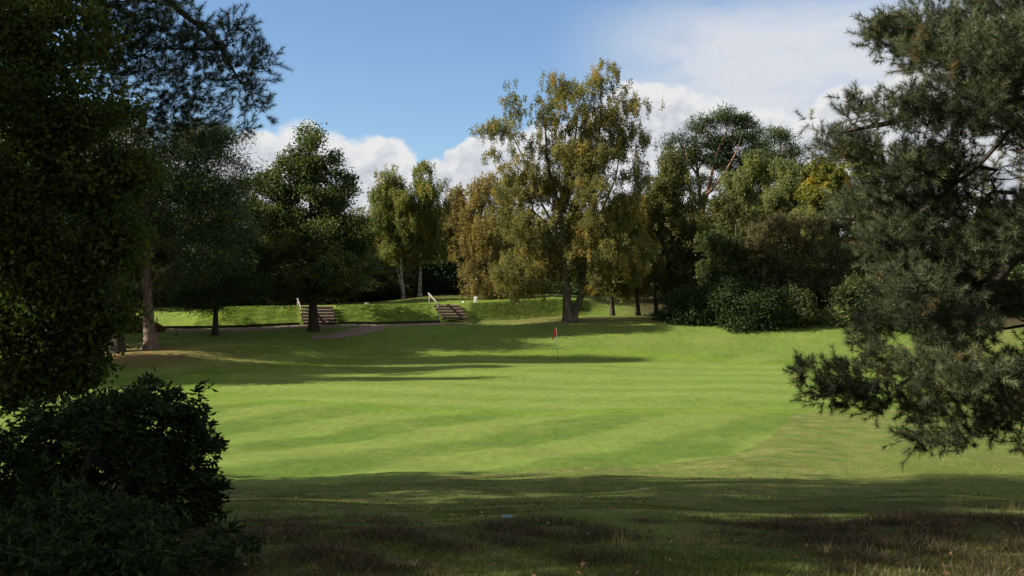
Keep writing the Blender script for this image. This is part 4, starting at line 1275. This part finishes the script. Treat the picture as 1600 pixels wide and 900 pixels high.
# ------------------------------------------------------------------ near rhododendron
Yr = 8.6
RH = [(200, 640, 90, 40), (290, 640, 40, 28), (120, 660, 80, 40), (40, 700, 70, 40), (180, 720, 150, 60), (300, 700, 36, 36), (90, 780, 130, 70), (250, 780, 110, 60), (330, 760, 34, 46),
      (180, 850, 170, 60), (320, 830, 44, 50), (40, 850, 90, 60), (-80, 760, 110, 90), (120, 900, 160, 50, -1.2), (290, 880, 60, 40, -0.9), (60, 840, 120, 60, -1.3), (200, 830, 110, 50, -1.0), (80, 890, 160, 60, -2.2), (255, 890, 95, 45, -2.2), (345, 850, 26, 30, -1.2), (335, 700, 14, 14), (60, 640, 14, 22), (230, 605, 16, 12), (310, 612, 12, 12), (350, 790, 14, 14)]
rh = pix_blobs(RH, Yr, 0.9)
rh = [(x, y, z, rx, min(ry, 0.6), rz) for x, y, z, rx, ry, rz in rh]
build_shrub('rhododendron', 'near dark rhododendron bush filling the lower left corner', 'shrub', rh, 7000, 10, 0.078, 'rhodo_leaf', 151, asp=0.34, rc=0.05, tip=0.004, trunk_r=0.045)

# ------------------------------------------------------------------ steps, rails, edging


def build_steps(label, corners, n, rail_label, Yd, rows):
    """corners: bottom-left, bottom-right, top-left, top-right world points; n sleeper risers."""
    bl, br, tl, tr_ = [np.asarray(c, float) for c in corners]
    o = (bl + br) / 2
    root = thing('timber_steps', o, label, 'steps', 'sleeper steps up the grass bank')
    rise = (tl[2] - bl[2]) / n
    for i in range(n):
        u0, u1 = i / n, (i + 1) / n
        L0, R0 = bl + (tl - bl) * u0, br + (tr_ - br) * u0
        L1, R1 = bl + (tl - bl) * u1, br + (tr_ - br) * u1
        ax0 = unit(R0 - L0)
        ax2 = np.array([0, 0, 1.0])
        ax1 = np.cross(ax2, ax0)
        w = np.linalg.norm((R0 - L0)[:2])
        c = (L0 + R0) / 2
        mb = MB()
        mb.box(c + np.array([0, 0, rise * 0.36]) - o, (w, 0.14, rise * 0.74), [ax0, ax1, ax2])
        s = link('riser', mb.mesh('sleeper', False), MATS['sleeper'], root)
        dep = np.linalg.norm((L1 + R1 - L0 - R0)[:2]) / 2
        ct = c + ax1 * (dep / 2 + 0.03)
        mb = MB()
        shift = ((L1 + R1) / 2 - c)[:2] @ ax0[:2]
        run = unit(ax1 * (dep - 0.16) + ax2 * rise * 0.28)
        mb.box(ct + ax0 * shift * 0.5 + np.array([0, 0, rise * 0.86 - 0.03]) - o, (w - 0.06, math.hypot(dep - 0.16, rise * 0.28), 0.06), [ax0, run, np.cross(ax0, run)])
        link('tread', mb.mesh('tread', False), MATS['tread_gravel'], root)
    return root, o


def build_rail(label, pts, o_xy):
    """pts: list of (foot, head) post pairs; the rail joins the heads."""
    o = np.array(pts[0][0])
    root = thing('handrail', o, label, 'handrail', 'wooden handrails beside the steps')
    for f, h in pts:
        mb = MB()
        mb.tube([np.array(f) - o - [0, 0, 0.2], np.array(h) - o], [0.045, 0.045], 8)
        link('post', mb.mesh('rail_post'), MATS['rail_wood'], root)
    mb = MB()
    a0, a1 = np.array(pts[0][1]) - o, np.array(pts[-1][1]) - o
    d = unit(a1 - a0)
    a0, a1 = a0 - d * 0.1, a1 + d * 0.25
    sd = unit(np.cross(d, [0, 0, 1.0]))
    mb.box((a0 + a1) / 2 + np.array([0, 0, 0.04]), (np.linalg.norm(a1 - a0), 0.09, 0.09), [d, sd, np.cross(sd, d)])
    link('rail', mb.mesh('rail'), MATS['rail_wood'], root)


def on(px, Y, dz=0.0):
    x = (px - 800) / FPX * Y
    return np.array([x, Y, H1(x, Y) + dz])


fy = lambda px, Y: float(foot((px - 800) / FPX * Y))
# right-hand steps
YA = fy(712, 75) - 0.35
bA, tA = on(691, YA), None
zt = EYE - (476.0 - HORIZON) / FPX * (YA + 2.2)
zb = EYE - (498.5 - HORIZON) / FPX * YA
build_steps('sleeper steps in the open, right-hand flight left of the hedge', [[*at(693, 498, YA)[:2], zb], [*at(732, 498, YA)[:2], zb], [*at(674, 476, YA + 2.2)[:2], zt], [*at(716, 476, YA + 2.2)[:2], zt]], 5, '', YA, None)
build_rail('pale wooden handrail sloping down beside the right-hand steps', [(at(684.5, 496, YA - 0.1), at(684.5, 475.5, YA - 0.1)), (at(671, 477, YA + 2.0), at(671, 460.5, YA + 2.0))], None)
# left-hand steps
YB = fy(500, 72) - 0.4
zt = EYE - (478.0 - HORIZON) / FPX * (YB + 2.3)
zb = EYE - (507.0 - HORIZON) / FPX * YB
build_steps('sleeper steps half hidden behind the oak trunk', [[*at(474, 507, YB)[:2], zb], [*at(526, 507, YB)[:2], zb], [*at(466, 478, YB + 2.3)[:2], zt], [*at(519, 478, YB + 2.3)[:2], zt]], 6, '', YB, None)
build_rail('pale wooden handrail sloping down beside the steps behind the oak', [(at(471, 503, YB - 0.1), at(471.5, 486, YB - 0.1)), (at(465, 480, YB + 2.0), at(465.5, 469, YB + 2.0))], None)

for x0, x1, lab in [((530 - 800) / FPX * 72.5, (688 - 800) / FPX * 74.5, 'low dark timber edging at the foot of the bank between the two flights of steps'),
                    (-24.5, (470 - 800) / FPX * 71.8, 'low dark timber edging at the foot of the bank left of the oak')]:
    mb = MB()
    xs = np.linspace(x0, x1, 9)
    P = np.array([(x, float(foot(x)) - 0.12, H1(x, float(foot(x)) - 0.12)) for x in xs])
    o = P[0].copy()
    for p, q in zip(P[:-1], P[1:]):
        d = unit(q - p)
        sd = unit(np.cross([0, 0, 1.0], d))
        mb.box((p + q) / 2 - o + [0, 0, 0.06], (np.linalg.norm(q - p) - 0.01, 0.07, 0.22), [d, sd, np.cross(d, sd)])
    tag(link('path_edging', mb.mesh('path_edging', False), MATS['edging_wood'], None, o), lab, 'edging', 'timber edging along the path')

# ------------------------------------------------------------------ flag, tee markers, small things
Yf = 62.7
fb = at(872.5, 567, Yf)
fb[2] = H1(fb[0], fb[1])
ft = at(869, 511, Yf)
flag = thing('golf_flag', fb, 'red golf flag hanging limp on its thin white stick in the putting green', 'flag')
up_ = ft - fb
mb = MB()
mb.tube([up_ * 0.27, up_ * 0.6, up_], [0.024, 0.022, 0.018], 8)
link('pole', mb.mesh('flag_pole'), MATS['white_paint'], flag)
mb = MB()
mb.tube([up_ * -0.03, up_ * 0.27], [0.014, 0.015], 8)
link('lower_pole', mb.mesh('flag_lower_pole'), MATS['black_paint'], flag)
mb = MB()
th = np.linspace(0, 2 * np.pi, 16, endpoint=False)
r1_, r0_ = 0.054, 0.044
cup = []
for r, z in ((0.058, 0.012), (0.050, 0.014), (0.050, -0.08)):
    cup.append(np.stack([np.cos(th) * r, np.sin(th) * r, np.full(16, z)], -1))
V = np.vstack(cup)
j = np.arange(16)
F = np.vstack([np.stack([16 * q + j, 16 * q + (j + 1) % 16, 16 * (q + 1) + (j + 1) % 16, 16 * (q + 1) + j], -1) for q in range(2)])
mb.add(V, F)
link('hole_cup', mb.mesh('hole_cup'), MATS['white_paint'], flag)
# limp cloth: a folded sheet gathered along the pole and falling to the left
mb = MB()
nu, nv = 14, 12
G = np.zeros((nv, nu, 3))
for iv in range(nv):
    v_ = iv / (nv - 1)
    for iu in range(nu):
        u_ = iu / (nu - 1)
        hang = u_ * 0.42
        G[iv, iu] = up_ * (0.995 - 0.20 * v_) + np.array([-0.17 * u_ - 0.12 * u_ * v_ + 0.035 * math.sin(u_ * 9 + v_), -0.03 + 0.06 * math.sin(u_ * 11 + 2 * v_), -hang * (0.35 + 0.65 * u_)])
i = np.arange(nv - 1)[:, None] * nu + np.arange(nu - 1)[None]
Fc = np.stack([i, i + 1, i + nu + 1, i + nu], -1).reshape(-1, 4)
mb.add(G.reshape(-1, 3), Fc)
fo = link('flag_cloth', mb.mesh('flag_cloth'), MATS['red_cloth'], flag)
md = fo.modifiers.new('thickness', 'SOLIDIFY')
md.thickness = 0.006


def small_box(name, label, cat, px, Y, size, mat, top_mat=None, group=None):
    p = on(px, Y)
    root = thing(name, p, label, cat, group)
    mb = MB()
    mb.box((0, 0, size[2] / 2), size)
    link('body', mb.mesh(name + '_body', False), MATS[mat], root)
    if top_mat:
        mb = MB()
        mb.box((0, -size[1] / 2 - 0.006, size[2] * 0.55), (size[0] * 0.5, 0.012, size[2] * 0.6))
        link('plate', mb.mesh(name + '_plate', False), MATS[top_mat], root)
    return root


small_box('tee_marker', 'small white and tan tee marker block on the bank top between the steps', 'tee marker', 573, fy(573, 74) + 2.6, (0.26, 0.16, 0.16), 'white_paint', 'marker_brown')
small_box('notice_box', 'white upright box on the tee right of the steps', 'box', 743, fy(743, 77) + 6.5, (0.30, 0.22, 0.50), 'white_paint', 'white_paint')


def ball(name, label, cat, p, r, mat):
    mb = MB()
    z = np.linspace(-1, 1, 9)
    mb.tube(np.outer(z * r, [0, 0, 1]) + [0, 0, r], r * np.sqrt(np.maximum(1 - z * z, 0.02)), 14)
    mb.tube([(0, 0, -0.08), (0, 0, 0.03)], [0.012, 0.014], 6)
    tag(link(name, mb.mesh(name), MATS[mat], None, p), label, cat)


ball('tee_ball', 'little white ball-shaped tee marker just right of the open steps', 'tee marker', on(724, fy(724, 76) + 2.7), 0.085, 'white_paint')

mb = MB()
mb.tube([(0, 0, 0), (0, 0, 0.008), (0, 0, 0.014), (0, 0, 0.017)], [0.055, 0.055, 0.048, 0.02], 20)
mb.tube([(0, 0, 0.016), (0, 0, 0.021)], [0.014, 0.012], 10)
Yk = 9.1
tag(link('yardage_disc', mb.mesh('yardage_disc'), MATS['teal_plastic'], None, on(792, Yk, 0.015)), 'small flat pale blue disc lying in the shaded foreground grass', 'marker')

# mound of old clippings left of the pine
rngm = np.random.default_rng(161)
mc = on(205, 69)
n = 5000
u = rngm.random(n) * 6.283
rr = np.sqrt(rngm.random(n))
P = np.stack([np.cos(u) * rr * 2.3, np.sin(u) * rr * 1.0, 0.75 * (1 - rr ** 2) * (1 + 0.25 * np.sin(3 * u)) + 0.02], -1)
tag(link('clippings_heap', leaf_mesh('clippings_heap', P, rngm.standard_normal((n, 3)), 0.2, 0.08, rngm.random(n) * 0.5, rng=rngm), MATS['litter'], None, mc), 'low brown heap of clippings behind the pine trunks', 'heap')

# ------------------------------------------------------------------ ground cover


def scatter(name, label, X, Y, n_per, h, w, lean, mat, seed, tint_lo=0.0, tint_hi=1.0, spread=0.04, z0=-0.01):
    rng = np.random.default_rng(seed)
    k = np.repeat(np.arange(len(X)), n_per)
    x = X[k] + rng.normal(0, spread, len(k))
    y = Y[k] + rng.normal(0, spread, len(k))
    P = np.stack([x, y, H(x, y) + z0], -1)
    D = np.stack([rng.normal(0, lean, len(k)), rng.normal(0, lean, len(k)), np.ones(len(k))], -1)
    hh = (np.broadcast_to(h, (len(X),)) * rng.uniform(0.6, 1.25, len(X)))[k] * rng.uniform(0.6, 1.2, len(k))
    tint = tint_lo + (tint_hi - tint_lo) * np.clip(rng.normal(0.5, 0.2, len(X))[k] + rng.normal(0, 0.18, len(k)), 0, 1)
    me = needle_mesh(name, P, D, hh, w, tint, rng)
    return tag(link(name, me, MATS[mat]), label, kind='stuff')


rs = np.random.default_rng(171)
# short sward of the rough in front
n = 90000
Yg = 5.0 + 17 * rs.random(n) ** 1.3
Xg = (rs.random(n) * 2 - 1) * (0.56 * Yg + 0.5)
keep = Yg < np.interp(Xg, [-20, -8, -4, -1.9, 1.3, 4.2, 6, 7.7, 9.6, 12], [10, 13.5, 16.2, 18.2, 20.4, 22.2, 25.2, 29.5, 35, 46]) - 0.2
keep &= rs.random(n) > 0.55 * heath_mask(Xg, Yg)
Xg, Yg = Xg[keep], Yg[keep]
scatter('rough_grass', 'short shaded rough grass in the foreground', Xg, Yg, 5, 0.035 + 0.03 * sm(-Yg, -9, -6), 0.005, 0.7, 'grass_blade', 172)
# heather and dead bracken on the heath strip
n = 32000
Yh = 4.6 + 6 * rs.random(n)
Xh = (rs.random(n) * 2 - 1) * (0.56 * Yh + 0.5)
hm = heath_mask(Xh, Yh)
clump = wob(Xh, Yh, 0.9, 23)
keep = rs.random(n) < hm * sm(clump, -1.0, 0.5)
Xh, Yh, cl = Xh[keep], Yh[keep], clump[keep]
scatter('heather', 'dark brown heather covering the near heath strip', Xh, Yh, 26, 0.035 + 0.10 * sm(cl, -0.2, 1.0), 0.006, 1.3, 'heather_sprig', 173, spread=0.07)
# bleached grass tufts
tx, ty = [], []
for px, py, m_ in [(1497, 812, 10), (1555, 812, 6), (1075, 855, 8), (1110, 850, 5), (1590, 815, 4), (960, 855, 4)]:
    Yt = 9.4 if py < 840 else 7.6
    for _ in range(m_):
        tx.append((px - 800) / FPX * Yt + rs.normal(0, 0.05))
        ty.append(Yt + rs.normal(0, 0.12))
scatter('dry_grass', 'bleached dry grass stalks standing in the heather', np.array(tx), np.array(ty), 14, 0.17, 0.004, 0.22, 'straw', 174, spread=0.03)
# longer grass on the bank and along its crest
n = 26000
Xb = rs.uniform(-22, 6, n)
Yb2 = foot(Xb) + 2.6 * rs.random(n) ** 0.8
keep = np.ones(n, bool)
for pa, pb in ((464, 530), (672, 735)):
    keep &= ~((Xb > (pa - 800) / FPX * Yb2) & (Xb < (pb - 800) / FPX * Yb2))
scatter('bank_grass', 'longer bright grass on the face of the bank', Xb[keep], Yb2[keep], 3, 0.085, 0.02, 0.5, 'bank_blade', 175, spread=0.08)
# fallen leaves
n = 2600
Yl = 6 + 15 * rs.random(n) ** 1.1
Xl = (rs.random(n) * 2 - 1) * (0.55 * Yl)
keep = wob(Xl, Yl, 4, 24) + rs.normal(0, 0.5, n) > 0.25
Xl, Yl = Xl[keep], Yl[keep]
P = np.stack([Xl, Yl, H(Xl, Yl) + 0.03], -1)
D = np.stack([rs.standard_normal(len(P)), rs.standard_normal(len(P)), rs.normal(0, 0.25, len(P))], -1)
tag(link('fallen_leaves', leaf_mesh('fallen_leaves', P, D, rs.uniform(0.025, 0.05, len(P)), 0.028, rs.random(len(P)), 0.1, rs), MATS['litter']), 'brown fallen leaves scattered over the near rough', kind='stuff')
